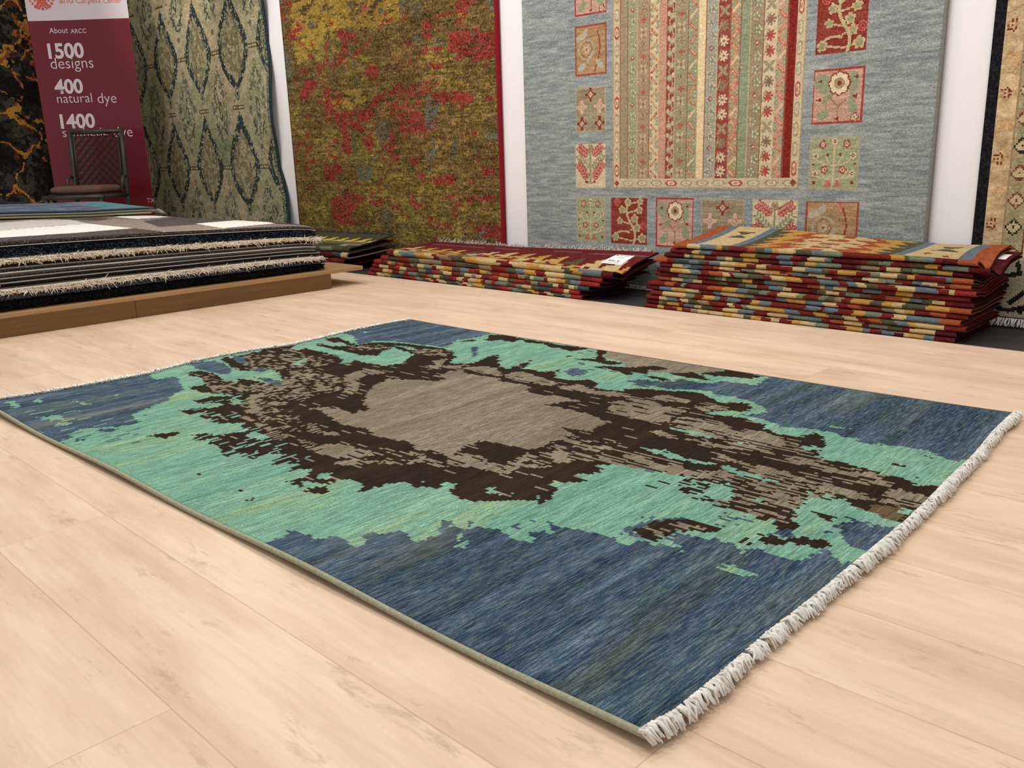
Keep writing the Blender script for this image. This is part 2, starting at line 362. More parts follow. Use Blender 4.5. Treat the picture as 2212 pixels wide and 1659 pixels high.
ZONE = (c2((280, 350), (160, 380), (180, 420), (110, 460), (30, 430), (-60, 400), (-100, 430), (0, 500), (130, 540), (200, 530), (260, 500), (330, 510), (430, 540), (480, 600), (490, 680), (420, 670), (300, 650), (180, 620), (60, 610))
        + c1((1900, 540), (1800, 520), (1700, 470), (1600, 445), (1510, 455), (1500, 480), (1600, 500), (1640, 550), (1500, 575), (1520, 590), (1640, 620), (1780, 630), (1880, 650), (1700, 650), (1550, 680), (1560, 710), (1700, 700), (1800, 710), (1720, 740), (1560, 740), (1430, 765), (1510, 800), (1650, 770), (1580, 820), (1680, 830), (1660, 850), (1780, 870), (1900, 855), (1950, 870), (1870, 880), (1960, 930), (1800, 950), (1510, 945), (1560, 970), (1520, 1005), (1700, 990), (1650, 1030), (1760, 1045), (1750, 1100), (1830, 1130), (1890, 1110), (1960, 1140), (2090, 1140))
        + c2((160, 1360), (500, 1325), (370, 1430), (620, 1420), (540, 1490), (730, 1470), (760, 1530), (540, 1600), (620, 1640), (690, 1590))
        + c6((740, 165), (960, 120), (1050, 190), (1015, 240), (1200, 180), (1380, 150), (1440, 185), (1540, 190), (1660, 200), (1720, 155), (1800, 160), (1750, 215), (1715, 250), (1860, 290), (1900, 315), (2000, 300))
        + c7((150, 300), (350, 300), (470, 290), (560, 300), (620, 330), (690, 300), (720, 265), (770, 215), (700, 180), (740, 140), (790, 155), (960, 150), (970, 125), (900, 90), (960, 80), (1080, 80), (1110, 50), (1010, 25), (1080, 15), (1180, 10), (1300, 10), (1480, 40), (1590, 60), (1620, 95), (1700, 95), (1830, 115), (1740, 145), (1730, 185), (1780, 200), (1720, 215), (1780, 245), (1850, 220), (1830, 290), (1900, 300), (2010, 310), (2080, 370))
        + c8((240, 350), (300, 380), (430, 390), (510, 440), (660, 470), (690, 480), (660, 520), (790, 545), (845, 490), (780, 450), (830, 400), (790, 380), (880, 330), (830, 290), (960, 265), (1060, 290), (1180, 290), (1270, 350), (1370, 385), (1500, 430), (1650, 480), (1720, 495), (2200, 200))
        + c5((1500, 1090), (1330, 1070), (1250, 1080), (1110, 1030), (1100, 1010), (900, 970), (760, 925), (650, 905), (520, 855), (330, 830), (290, 785), (340, 740), (130, 760), (40, 700), (150, 695), (300, 720), (400, 690), (320, 640), (370, 620), (220, 570), (190, 600), (130, 610))
        + c4((1900, 1080), (1700, 1050), (1570, 1000), (1560, 970), (1450, 930), (1300, 890), (1220, 880), (1150, 880), (980, 850), (1020, 830), (1200, 830), (1390, 830), (1430, 790), (1370, 750), (1200, 750), (1100, 740), (1010, 690), (950, 660), (850, 645), (640, 640), (350, 610), (220, 615), (200, 640))
        + c3((1770, 710), (1700, 690), (1750, 650), (1640, 620), (1460, 625), (1340, 610), (1320, 560), (1370, 520), (1200, 550), (1100, 530), (1010, 510), (1080, 435), (960, 490), (870, 515), (800, 500), (780, 380), (680, 400), (600, 440), (530, 465), (440, 465), (310, 460), (370, 400), (350, 350), (250, 320), (0, 285))
        + c2((1550, 265), (1350, 265), (1200, 290), (1150, 270), (1020, 215), (870, 225), (840, 100), (300, 250)))
TEAL2 = c2((540, 330), (700, 245), (860, 220), (960, 262), (1090, 270), (1100, 300), (980, 300), (830, 270), (800, 290), (900, 315), (1080, 350), (1250, 385), (1400, 390), (1440, 350), (1540, 310), (1640, 340), (1750, 380), (1700, 410), (1640, 460), (1480, 490), (1300, 460), (1180, 430), (1140, 460), (1020, 470), (1070, 430), (1000, 390), (850, 350), (700, 320), (600, 345))
TAUPE = (c2((1340, 690), (1500, 610), (1700, 620), (1960, 630), (2060, 615), (1980, 580), (2100, 540))
         + c3((440, 520), (480, 560), (600, 580), (770, 600), (800, 630), (960, 660), (1100, 690), (1040, 725), (1230, 770), (1350, 770), (1580, 830), (1400, 830), (1240, 860), (1450, 905), (1650, 950), (1850, 1030), (1700, 1080), (1690, 1110), (1370, 1080), (1430, 1110), (1540, 1150), (1400, 1160), (1450, 1190), (1300, 1200), (1200, 1260), (1090, 1290), (930, 1260), (640, 1195), (440, 1280), (400, 1300), (260, 1330), (200, 1290), (0, 1290))
         + c2((1770, 1280), (1700, 1220), (1530, 1190), (1350, 1140), (1260, 1070), (1040, 1040), (980, 1000), (890, 950), (860, 910), (730, 900), (880, 880), (960, 890), (1100, 910), (1150, 940), (1220, 920), (1310, 910), (1260, 850), (1270, 780)))
TAUPES = [c2((1100, 570), (1260, 520), (1450, 530), (1560, 550), (1290, 575), (1220, 620), (1220, 700), (1160, 760), (1040, 740), (1100, 700), (1080, 620)),
          c2((80, 980), (150, 970), (300, 1040), (420, 1100), (580, 1150), (540, 1170), (430, 1190), (360, 1170), (340, 1090), (200, 1040)),
          c2((170, 770), (330, 740), (230, 860), (330, 880), (330, 920), (260, 940), (130, 950), (120, 900), (180, 860)),
          c2((590, 1190), (700, 1200), (860, 1240), (1050, 1230), (1250, 1290), (1340, 1290), (1330, 1340), (1200, 1380), (1080, 1360), (960, 1360), (820, 1320), (690, 1270), (690, 1230)),
          c2((960, 1420), (1150, 1380), (1330, 1390), (1650, 1420), (1830, 1350), (1980, 1400), (2110, 1460), (1930, 1440), (1800, 1390), (1650, 1430), (1350, 1410), (1100, 1450)),
          c2((1700, 1290), (1850, 1330), (1750, 1340)), c2((1920, 440), (2050, 420), (2000, 490), (2212, 480), (2212, 510), (1900, 520), (1780, 490), (1950, 480)),
          c2((700, 1030), (800, 1040), (860, 1110), (1040, 1130), (1000, 1160), (860, 1140), (740, 1120)),
          c3((400, 510), (620, 490), (750, 500), (800, 550), (820, 590), (640, 560), (470, 520)), c3((850, 570), (990, 540), (1210, 600), (1350, 660), (1250, 680), (1090, 640), (870, 610)),
          c3((1340, 680), (1540, 670), (1760, 730), (2000, 770), (1840, 780), (1600, 740), (1400, 710)),
          c3((0, 1345), (100, 1370), (350, 1465), (200, 1440), (0, 1400)), c3((330, 1390), (540, 1380), (700, 1430), (850, 1480), (1000, 1440), (900, 1510), (750, 1515), (620, 1470), (400, 1450)),
          c3((200, 1310), (350, 1310), (420, 1360), (560, 1330), (660, 1370), (600, 1390), (480, 1370), (330, 1400), (260, 1360)),
          c3((950, 1340), (1090, 1320), (1180, 1380), (1000, 1420), (1300, 1450), (1200, 1470), (1000, 1450)), c3((1240, 1330), (1400, 1310), (1500, 1390), (1380, 1430)),
          c4((-40, 640), (200, 650), (340, 700), (250, 705), (100, 670)), c4((520, 690), (560, 668), (640, 680), (880, 740), (820, 755), (600, 740), (480, 705)),
          c4((80, 740), (350, 700), (520, 740), (560, 790), (700, 790), (850, 790), (780, 850), (680, 900), (560, 950), (420, 930), (180, 870), (50, 810)),
          c4((880, 780), (960, 790), (1080, 770), (1240, 790), (1180, 820), (960, 830)), c4((750, 890), (900, 900), (1120, 930), (1270, 1010), (1300, 1060), (1090, 1100), (880, 1050), (640, 950)),
          c4((1330, 1020), (1600, 1050), (1750, 1090), (1740, 1180), (1560, 1160), (1300, 1100)), c4((420, 1010), (560, 1020), (760, 1100), (900, 1100), (1080, 1150), (1250, 1220), (1100, 1180), (880, 1120), (620, 1080)),
          c4((1720, 1270), (1900, 1300), (2212, 1370), (2212, 1400), (2000, 1350), (1800, 1310)), c4((560, 1360), (700, 1340), (900, 1420), (1180, 1470), (1000, 1440), (860, 1440), (640, 1440)),
          c4((1060, 1240), (1250, 1280), (1440, 1350), (1800, 1420), (1760, 1500), (1500, 1440), (1300, 1340)),
          c8((1050, 30), (1140, 60), (1300, 70), (1520, 130), (1550, 190), (1400, 170), (1240, 110), (1050, 70)), c8((1000, 150), (1180, 190), (1450, 280), (1350, 300), (1150, 250), (1000, 200)),
          c8((1550, 200), (1680, 215), (1800, 260), (1880, 290), (1820, 350), (1650, 350), (1480, 310)), c8((620, 240), (700, 220), (760, 260), (720, 320), (640, 330))]
BROWN = [c3((440, 1270), (640, 1195), (930, 1265), (1090, 1300), (1040, 1330), (900, 1400), (650, 1390), (600, 1340)),
         c3((700, 190), (850, 195), (980, 225), (1080, 240), (1250, 265), (1380, 290), (1560, 310), (1660, 320), (1480, 350), (1380, 320), (1270, 310), (1200, 275), (1060, 265), (990, 240), (900, 262), (820, 240), (650, 250)),
         c3((410, 255), (520, 235), (580, 240), (500, 258)), c3((1720, 330), (1830, 345), (1760, 390), (1830, 440), (2000, 460), (1850, 480), (1720, 450), (1500, 420), (1690, 420), (1720, 370)),
         c3((1680, 495), (1850, 490), (2212, 520), (2212, 570), (1960, 530)), c3((1000, 510), (1080, 430), (1100, 440), (1040, 500)), c3((1390, 400), (1510, 380), (1430, 410)),
         c4((0, 400), (300, 415), (420, 400), (560, 405), (650, 440), (480, 440), (350, 440), (240, 490), (100, 435)), c4((650, 460), (760, 470), (870, 455), (920, 480), (1030, 530), (980, 540), (870, 520), (700, 490)),
         c4((930, 470), (1140, 450), (1200, 430), (1420, 470), (1540, 500), (1420, 525), (1280, 510), (1050, 495)), c4((390, 490), (500, 500), (660, 530), (600, 545), (450, 515)),
         c1((1170, 970), (1240, 950), (1400, 930), (1440, 945), (1320, 985), (1250, 975)), c1((1540, 1270), (1600, 1250), (1625, 1255), (1570, 1275)), c1((1870, 1410), (1920, 1398), (1935, 1410), (1880, 1420)), c1((1950, 1468), (2040, 1465), (2040, 1480), (1970, 1490)),
         c6((440, 150), (570, 110), (620, 115), (520, 150), (570, 185), (540, 190)), c6((585, 220), (680, 188), (750, 190), (780, 225), (720, 258), (640, 240)), c6((690, 130), (800, 165), (740, 165)),
         c8((940, 385), (1130, 430), (1090, 465), (1000, 430)), c8((330, 625), (400, 590), (430, 600), (370, 640)), c8((560, 600), (680, 590), (720, 600), (850, 590), (1040, 610), (1060, 675), (980, 680), (850, 640), (830, 660), (760, 620), (690, 665), (520, 625)),
         c8((410, 640), (470, 625), (495, 635), (430, 660)), c8((420, 540), (540, 560), (510, 580)), c8((660, 480), (730, 450), (845, 490), (790, 545), (660, 525)),
         c7((1340, 545), (1450, 520), (1560, 460), (1720, 450), (1880, 470), (2000, 500), (2060, 480), (2120, 500), (2000, 560), (1850, 535), (1720, 560), (1600, 590), (1540, 610), (1560, 640), (1650, 672), (1500, 632), (1430, 590)),
         c5((1010, 870), (1110, 890), (1100, 905), (1000, 890)), c5((1290, 795), (1340, 805), (1330, 812)), c5((1180, 1000), (1220, 1008), (1210, 1020))]
BLUE = [c1((1500, 390), (1600, 375), (1720, 365), (1780, 390), (1850, 440), (1830, 480), (1700, 460), (1560, 430)), c1((1830, 320), (1960, 340), (1980, 385), (1900, 375)),
        c2((180, 590), (330, 600), (420, 620), (490, 640), (490, 685), (400, 670), (300, 625)), c2((220, 530), (300, 500), (330, 520), (300, 550)),
        c1((740, 925), (860, 905), (940, 910), (860, 935)), c1((780, 975), (880, 965), (840, 985)), c1((600, 1000), (700, 985), (680, 1005)), c1((1140, 800), (1200, 795), (1160, 810)),
        c3((520, 305), (585, 305), (570, 390), (530, 405)), c3((1430, 540), (1540, 510), (1640, 530), (1600, 575), (1470, 585)), c3((2030, 630), (2212, 615), (2212, 690), (2130, 685)),
        c7((1450, 45), (1550, 75), (1530, 85), (1460, 70)), c7((400, 475), (460, 480), (440, 520), (400, 505)), c7((560, 460), (620, 465), (590, 475)), c7((0, 490), (100, 455), (60, 490)),
        c7((1270, 560), (1300, 515), (1450, 470), (1560, 445), (1700, 432), (1830, 450), (1700, 450), (1560, 462), (1450, 520), (1340, 545), (1420, 600), (1380, 600)), c7((1430, 430), (1500, 425), (1480, 445)),
        c8((1240, 435), (1380, 475), (1400, 505), (1440, 475), (1530, 515), (1560, 505), (1650, 530), (1800, 500), (1700, 690), (1400, 700), (1290, 670), (1200, 620), (1190, 570), (1140, 540), (1080, 500), (1150, 490), (1240, 470)),
        c8((650, 525), (760, 535), (800, 560), (760, 590), (590, 580)), c8((1040, 550), (1140, 540), (1060, 565)), c6((320, 612), (390, 592), (480, 625), (410, 665)), c8((220, 395), (285, 405), (260, 415))]
TEALS = [c2((0, 1330), (60, 1330), (160, 1360), (40, 1380)), c2((620, 440), (700, 425), (720, 440), (660, 480), (580, 475)), c2((0, 1030), (130, 1035), (60, 1060), (150, 1110), (0, 1130)), c2((110, 1160), (220, 1110), (340, 1165), (280, 1190)),
         c2((60, 1265), (180, 1240), (170, 1255)), c2((360, 1290), (440, 1270), (430, 1285)), c2((200, 1315), (290, 1305), (250, 1330)), c2((690, 1360), (770, 1355), (730, 1370)), c2((580, 1400), (650, 1390), (620, 1405)),
         c2((820, 1550), (880, 1500), (960, 1510), (950, 1550), (880, 1575)), c2((0, 800), (110, 815), (60, 860), (10, 855)), c2((1560, 290), (1680, 300), (1770, 340), (1680, 330)), c2((1790, 350), (1860, 345), (1850, 360)),
         c4((680, 985), (860, 1020), (1080, 1080), (1060, 1090), (840, 1050), (700, 1008)), c4((380, 1180), (560, 1200), (800, 1275), (1080, 1330), (1000, 1345), (700, 1290), (480, 1225)), c4((1150, 1390), (1180, 1350), (1260, 1370), (1250, 1400), (1480, 1450), (1720, 1510), (1690, 1522), (1440, 1475)),
         c4((1250, 1120), (1340, 1135), (1320, 1145)), c4((530, 1200), (620, 1195), (640, 1215)), c7((1800, 210), (1850, 270), (1930, 240), (1990, 170), (2040, 215), (1980, 240), (2060, 260), (2150, 240), (2100, 300), (1950, 270)),
         c8((160, 200), (230, 165), (300, 230), (250, 300), (200, 270)), c8((470, 300), (540, 275), (550, 310), (480, 325)), c8((860, 215), (950, 230), (910, 260)), c8((1010, 235), (1120, 265), (1060, 285)), c8((1190, 240), (1225, 245), (1200, 262)),
         c8((1630, 390), (1680, 360), (1850, 370), (1800, 420), (1680, 415)), c8((190, 850), (240, 815), (350, 830), (460, 870), (480, 890), (370, 900)), c8((1280, 480), (1310, 485), (1300, 500)), c7((1700, 700), (1740, 705), (1720, 720)), c7((1800, 740), (1860, 730), (1840, 755)), c7((1500, 635), (1560, 620), (1720, 680), (1640, 675)),
         c6((1780, 590), (1830, 550), (1860, 600), (1830, 620)), c6((1805, 670), (1850, 635), (1900, 640), (1840, 675)), c6((690, 100), (750, 70), (800, 75), (790, 120), (730, 130)), c6((1500, 140), (1540, 140), (1520, 150)),
         c7((520, 255), (640, 275), (620, 290)), c7((410, 235), (450, 240), (430, 250)), c7((780, 120), (810, 125), (790, 130)), c7((150, 235), (200, 215), (240, 195), (260, 240), (190, 245)), c7((290, 250), (350, 262), (320, 270)),
         c1((50, 690), (120, 685), (160, 730), (110, 745)), c1((260, 690), (330, 660), (340, 700)), c1((900, 640), (950, 635), (930, 655)), c1((590, 685), (640, 690), (740, 715), (680, 720)), c1((290, 820), (470, 795), (510, 825), (420, 845)), c1((400, 885), (480, 855), (630, 860), (520, 880)), c1((1060, 790), (1140, 800), (1090, 820)),
         c2((1240, 170), (1300, 155), (1290, 175)), c5((420, 525), (480, 520), (600, 550), (500, 545))]
SPECK = [  # region, fg, bg, density, block (cells along u, along v)
    (c2((490, 640), (560, 540), (760, 520), (900, 560), (1100, 600), (1040, 720), (830, 760), (600, 850), (300, 880), (160, 880), (160, 780), (230, 650), (300, 660)), 'G', 'K', .62, 3, 2),
    (c2((0, 400), (280, 350), (540, 310), (700, 380), (1000, 430), (900, 480), (560, 520), (450, 520), (150, 530)), 'G', 'K', .38, 3, 2),
    (c2((1100, 290), (1450, 300), (2120, 340), (2060, 400), (1800, 380), (1600, 300), (1380, 340), (1200, 340)), 'G', 'K', .45, 3, 2),
    (c1((1530, 460), (1900, 545), (2060, 560), (1960, 640), (1700, 620), (1600, 500)), 'G', 'K', .5, 3, 2),
    (c2((140, 900), (600, 920), (700, 1050), (600, 1180), (330, 1080)), 'G', 'K', .36, 3, 2),
    (c2((1360, 1250), (1800, 1300), (1700, 1400), (1350, 1380)), 'G', 'K', .22, 5, 1),
    (c3((100, 1320), (430, 1310), (620, 1350), (660, 1400), (880, 1420), (1060, 1340), (1500, 1150), (2050, 1280), (1900, 1400), (1400, 1400), (1100, 1460), (750, 1500), (400, 1440)), 'G', 'K', .5, 6, 1),
    (c4((0, 1080), (200, 1150), (800, 1330), (560, 1420), (100, 1330), (0, 1300)), 'G', 'K', .45, 8, 1),
    (c4((900, 1050), (1500, 1000), (1750, 1090), (2212, 1350), (2212, 1400), (1500, 1280), (1200, 1230)), 'G', 'K', .5, 8, 1),
    (c4((1180, 1400), (2212, 1420), (2212, 1659), (1400, 1659), (900, 1500), (700, 1380)), 'G', 'K', .55, 7, 1),
    (c8((0, 60), (600, 150), (1000, 190), (900, 270), (700, 470), (500, 430), (200, 330), (0, 200)), 'G', 'K', .55, 5, 1),
    (c8((900, 0), (1200, 30), (1680, 130), (1600, 180), (1300, 180), (1000, 130)), 'G', 'K', .3, 6, 1),
    (c4((740, 1500), (1250, 1520), (1300, 1659), (900, 1659)), 'T', 'K', .55, 5, 1),
    (c8((0, 120), (300, 180), (330, 290), (160, 300), (0, 290)), 'T', 'K', .5, 4, 1),
    (c7((1440, 520), (1720, 470), (2000, 510), (1700, 540), (1560, 600)), 'G', 'K', .5, 5, 1),
    (c8((100, 400), (400, 420), (540, 480), (200, 520), (100, 470)), 'B', 'T', .18, 3, 1),
    (c8((1400, 330), (1700, 350), (1600, 470), (1400, 400)), 'O', 'O', .6, 5, 2)]
cell = .0072
nu, nv = int(RL/cell), int(RW/cell)
rng = np.random.default_rng(11)
def blocks(bu, bv, seed):
    r = np.random.default_rng(seed); g = r.random((nv//bv+2, nu//bu+2))
    sh = r.integers(0, bu, nv//bv+2)
    jj = np.arange(nv)//bv; ii = (np.arange(nu)[None, :]+sh[jj][:, None])//bu
    return g[jj[:, None], ii]
U, Vv = np.meshgrid((np.arange(nu)+.5)*RL/nu, (np.arange(nv)+.5)*RW/nv)
ju = (blocks(2, 2, 1)-.5)*.010+(blocks(4, 1, 2)-.5)*.012; jv = (blocks(2, 3, 3)-.5)*.011
PX = proj(rug_surface(np.clip(U+ju, 0, RL), np.clip(Vv+jv, 0, RW))); PXc, PYc = PX[..., 0], PX[..., 1]
cat = np.full((nv, nu), 'B')
def put(polys, c):
    for p in polys: cat[inpoly(PXc, PYc, p)] = c
put([TEAL], 'T'); put([ZONE], 'K'); put([TEAL2], 'T')
put([c4((70, 255), (420, 300), (800, 360), (1200, 420), (1100, 460), (800, 470), (640, 470), (350, 450), (200, 410), (240, 370), (100, 340), (0, 310))], 'G')
def put_speck(lst):
    for k, (p, fg, bg, dens, bu, bv) in enumerate(lst):
        m = inpoly(PXc, PYc, p); g = blocks(bu, bv, 50+k)*.7+blocks(max(1, bu//2), bv, 90+k)*.3
        q = np.quantile(g[m], dens) if m.any() else 0
        cat[m & (g < q)] = fg; cat[m & (g >= q)] = bg
put_speck(SPECK[:12]); put([TAUPE], 'G'); put(TAUPES, 'G'); put(BROWN, 'K'); put(BLUE, 'B'); put_speck(SPECK[12:]); put(TEALS, 'T')
for k, (p, src, dst, dens, bu, bv) in enumerate([(c1((1400, 640), (2000, 640), (2100, 900), (2212, 1000), (2212, 1200), (1700, 1130), (1480, 1000)), 'K', 'T', .12, 1, 4), (c2((0, 1000), (420, 1150), (700, 1400), (560, 1660), (300, 1440), (0, 1340)), 'K', 'T', .09, 1, 5),
        (c2((60, 860), (700, 860), (1000, 1240), (800, 1400), (300, 1200)), 'G', 'K', .26, 1, 4), (c2((160, 700), (700, 640), (900, 560), (800, 800), (300, 900)), 'G', 'K', .22, 1, 4), (c4((60, 640), (1300, 760), (1300, 1100), (400, 940)), 'G', 'K', .13, 7, 1), (c3((1650, 200), (2212, 360), (2212, 620), (1400, 560)), 'T', 'K', .04, 4, 1),
        (c1((150, 760), (1100, 760), (1100, 1000), (560, 1020), (300, 960)), 'B', 'T', .05, 1, 5), (c1((560, 900), (1100, 860), (1100, 1020), (560, 1040)), 'T', 'B', .08, 1, 5), (c7((900, 0), (1900, 100), (2100, 400), (1700, 260)), 'T', 'K', .05, 4, 1)]):
    m = inpoly(PXc, PYc, p) & (cat == src); g = blocks(bu, bv, 200+k)
    if m.any(): cat[m & (g < np.quantile(g[m], dens))] = dst
# stray knots on the taupe and brown shapes
sp = blocks(5, 1, 7); kk = cat == 'K'; gg = cat == 'G'; zone = inpoly(PXc, PYc, ZONE); core = inpoly(PXc, PYc, TAUPE)
cat[kk & zone & (sp < .035)] = 'G'; cat[gg & zone & ~core & (sp > .93)] = 'K'
COLS = dict(B=((46, 68, 92), (98, 112, 116)), T=((122, 164, 138), (110, 155, 142)), K=((37, 27, 19), (50, 36, 25)), G=((138, 127, 107), (114, 104, 87)), O=((92, 76, 52), (104, 94, 70)))
A1 = np.zeros((nv, nu, 3)); A2 = np.zeros((nv, nu, 3))
for k, (a, b2) in COLS.items(): A1[cat == k] = a; A2[cat == k] = b2
# abrash: dye-lot bands across the width, by knot row
ab = fbm(U*26, Vv*1.6, 21, 4)[..., None]; ab2 = fbm(U*60, Vv*5, 22, 3)[..., None]; yl = fbm(U*14+3, Vv*2, 23, 3)[..., None]
bl = cat[..., None] == 'B'; tl = cat[..., None] == 'T'
A1 = np.where(bl, A1+(ab-.5)*np.array([72, 70, 62])+(ab2-.5)*40+np.clip(yl-.56, 0, 1)*np.array([110, 50, -70]), A1)
A2 = np.where(bl, A2+(ab-.5)*50+(ab2-.5)*np.array([30, 20, 60]), A2)
A1 = np.where(tl, A1+(ab-.5)*np.array([50, 34, 20])+np.clip(yl-.55, 0, 1)*np.array([90, 14, -90]), A1)
A2 = np.where(tl, A2+(ab2-.5)*30, A2)
A1 = np.where(cat[..., None] == 'G', A1+(ab-.5)*44+(ab2-.5)*26, A1); A1 = np.where(cat[..., None] == 'K', A1+np.clip(ab-.54, 0, 1)*np.array([80, 56, 34]), A1)
A1 = np.clip(A1, 8, 250); A2 = np.clip(A2, 8, 250)
rugm = rug_mat('wool_pile_knots', RUGX, 1.0, .52, 1.5, 330, True, .6, 0, (.68, 1.3))
u1, v1 = np.meshgrid(np.arange(nu+1)*RL/nu, np.arange(nv+1)*RW/nv)
rug = empty('area_rug', (*rug_xy(RL/2, RW/2), 0))
tag(rug, 'large blue, teal and dark brown abstract rug laid flat on the pale floor', 'rug')
sheet('pile', rug_surface(u1, v1), A1, rugm, rug, None, .0105, (150, 150, 125), A2, (0, 0, 1))
yarn = plain('white_cotton_yarn', (236, 233, 226), .9, .1, .12, 90)
for side in (1, 0):
    n = 900; v = np.sort(rng.uniform(-.004, RW+.012, n)); u = np.full(n, RL if side else 0.0)
    base = rug_surface(u, np.clip(v, 0, RW)); base[:, 0] += st*(v-np.clip(v, 0, RW)); base[:, 1] -= ct*(v-np.clip(v, 0, RW))
    dr = 1 if side else -1
    out = np.array([ct, st, 0])*dr; ln = rng.uniform(.008, .0155, n)*(1+.25*np.sin(v*31)*np.sin(v*12))
    b0 = base-out*.009+np.array([0, 0, .0035])
    tip = base+out*ln[:, None]+np.stack([st*rng.normal(0, .006, n), -ct*rng.normal(0, .006, n), np.zeros(n)], -1); tip[:, 2] = np.maximum(base[:, 2]*.45, .004)+rng.uniform(0, .006, n)
    V, Q, T = strands(b0, tip, .0072, rng, bend=np.array([0, 0, .006])+rng.normal(0, .0025, (n, 3)))
    fr = build('fringe', V, Q, yarn, rug, T=T); tag(fr, 'short white looped fringe')
cord = plain('olive_overcast_cord', (158, 158, 134), .9, .1, .18, 160, (1, 1, 1), bs=.5)
for vv_ in (RW, 0.0):
    uu = np.linspace(0, RL, 160); p = rug_surface(uu, np.full(160, vv_)); p[:, 2] = np.maximum(p[:, 2]-.003, .0075); p[:, 0] += (st*.004 if vv_ else -st*.004); p[:, 1] += (-ct*.004 if vv_ else ct*.004)
    m = MB(); m.tube(p, .0052 if vv_ else .004, 8); tag(m.obj('selvedge', cord if vv_ else plain('blue_cord', (104, 104, 96), .9, .1, .2, 160), rug, True))
# ------------------------------------------------------------------ rugs hung on the back wall
RFACE = WALLY-.016
def wallrug(x0, x1, z0, z1, cell, bg):
    cv = Canvas(x1-x0, z1-z0, cell, bg); cv.x0, cv.z0 = x0, z0; return cv
def wall_sheet(name, cv, mat, parent, edge, wave=None, thick=.01, xwave=None):
    gx, gz = np.meshgrid(np.arange(cv.nx+1)*cv.w/cv.nx, np.arange(cv.ny+1)*cv.h/cv.ny)
    x = cv.x0+gx; z = cv.z0+gz; y = np.full(x.shape, RFACE)
    if wave is not None: y = y-np.maximum(wave(gx, gz), 0)
    if xwave is not None: x = x+xwave(gx, gz)
    return sheet(name, np.stack([x, y, z], -1), np.clip(cv.c, 5, 252), mat, parent, None, thick, edge, None, (0, -1, 0))
def jit(c, r, k): return c+r.normal(0, k, c.shape[:2])[..., None]
hstr = (16, 40, 230)
# --- yellow and red abstract rug
c9 = crop(560, 0, 2.963)
cv = wallrug(-5.853, -3.655, .012, 2.55, .0085, (150, 122, 58)); X, Z = cv.X, cv.Y; R = np.random.default_rng(4)
wpx = proj(np.stack([cv.x0+X+(vnoise(X*70, Z*110, 3)-.5)*.03, np.full(X.shape, RFACE), cv.z0+Z+(vnoise(X*60, Z*120, 5)-.5)*.03], -1)); wx, wy = wpx[..., 0], wpx[..., 1]
n1 = fbm(X*3, Z*4, 31); n2 = fbm(X*14, Z*40, 32); n3 = fbm(X*6, Z*9, 33); n4 = fbm(X*30, Z*90, 34, 3)
cv.c[:] = np.array([120, 99, 54])+(n1[..., None]-.5)*np.array([36, 44, 16])+(n2[..., None]-.5)*np.array([46, 44, 24])+(n4[..., None]-.5)*np.array([76, 66, 36])+(vnoise(X*4, Z*150, 36)-.5)[..., None]*np.array([30, 26, 16])
cv.c[(n3 > .58) & (n4 > .5)] += np.array((8, 0, 4)); cv.c[(n1 > .52) & (n4 > .54)] += np.array((16, 14, 0))
cv.c[(fbm(X*5, Z*7, 35) > .58) & (n4 > .42)] *= .9
for p in [c9((480, -60), (920, -60), (930, 110), (740, 190), (560, 170), (420, 250), (250, 420), (210, 300), (190, -60)), c9((380, 620), (640, 560), (700, 640), (600, 700), (480, 700))]: m_ = inpoly(wx, wy, p) & (n2 > .40); cv.c[m_] = cv.c[m_]*.5+np.array((196, 160, 62))*.5  # paints a highlight into the yellow at the top left
redm = np.zeros(X.shape, bool)
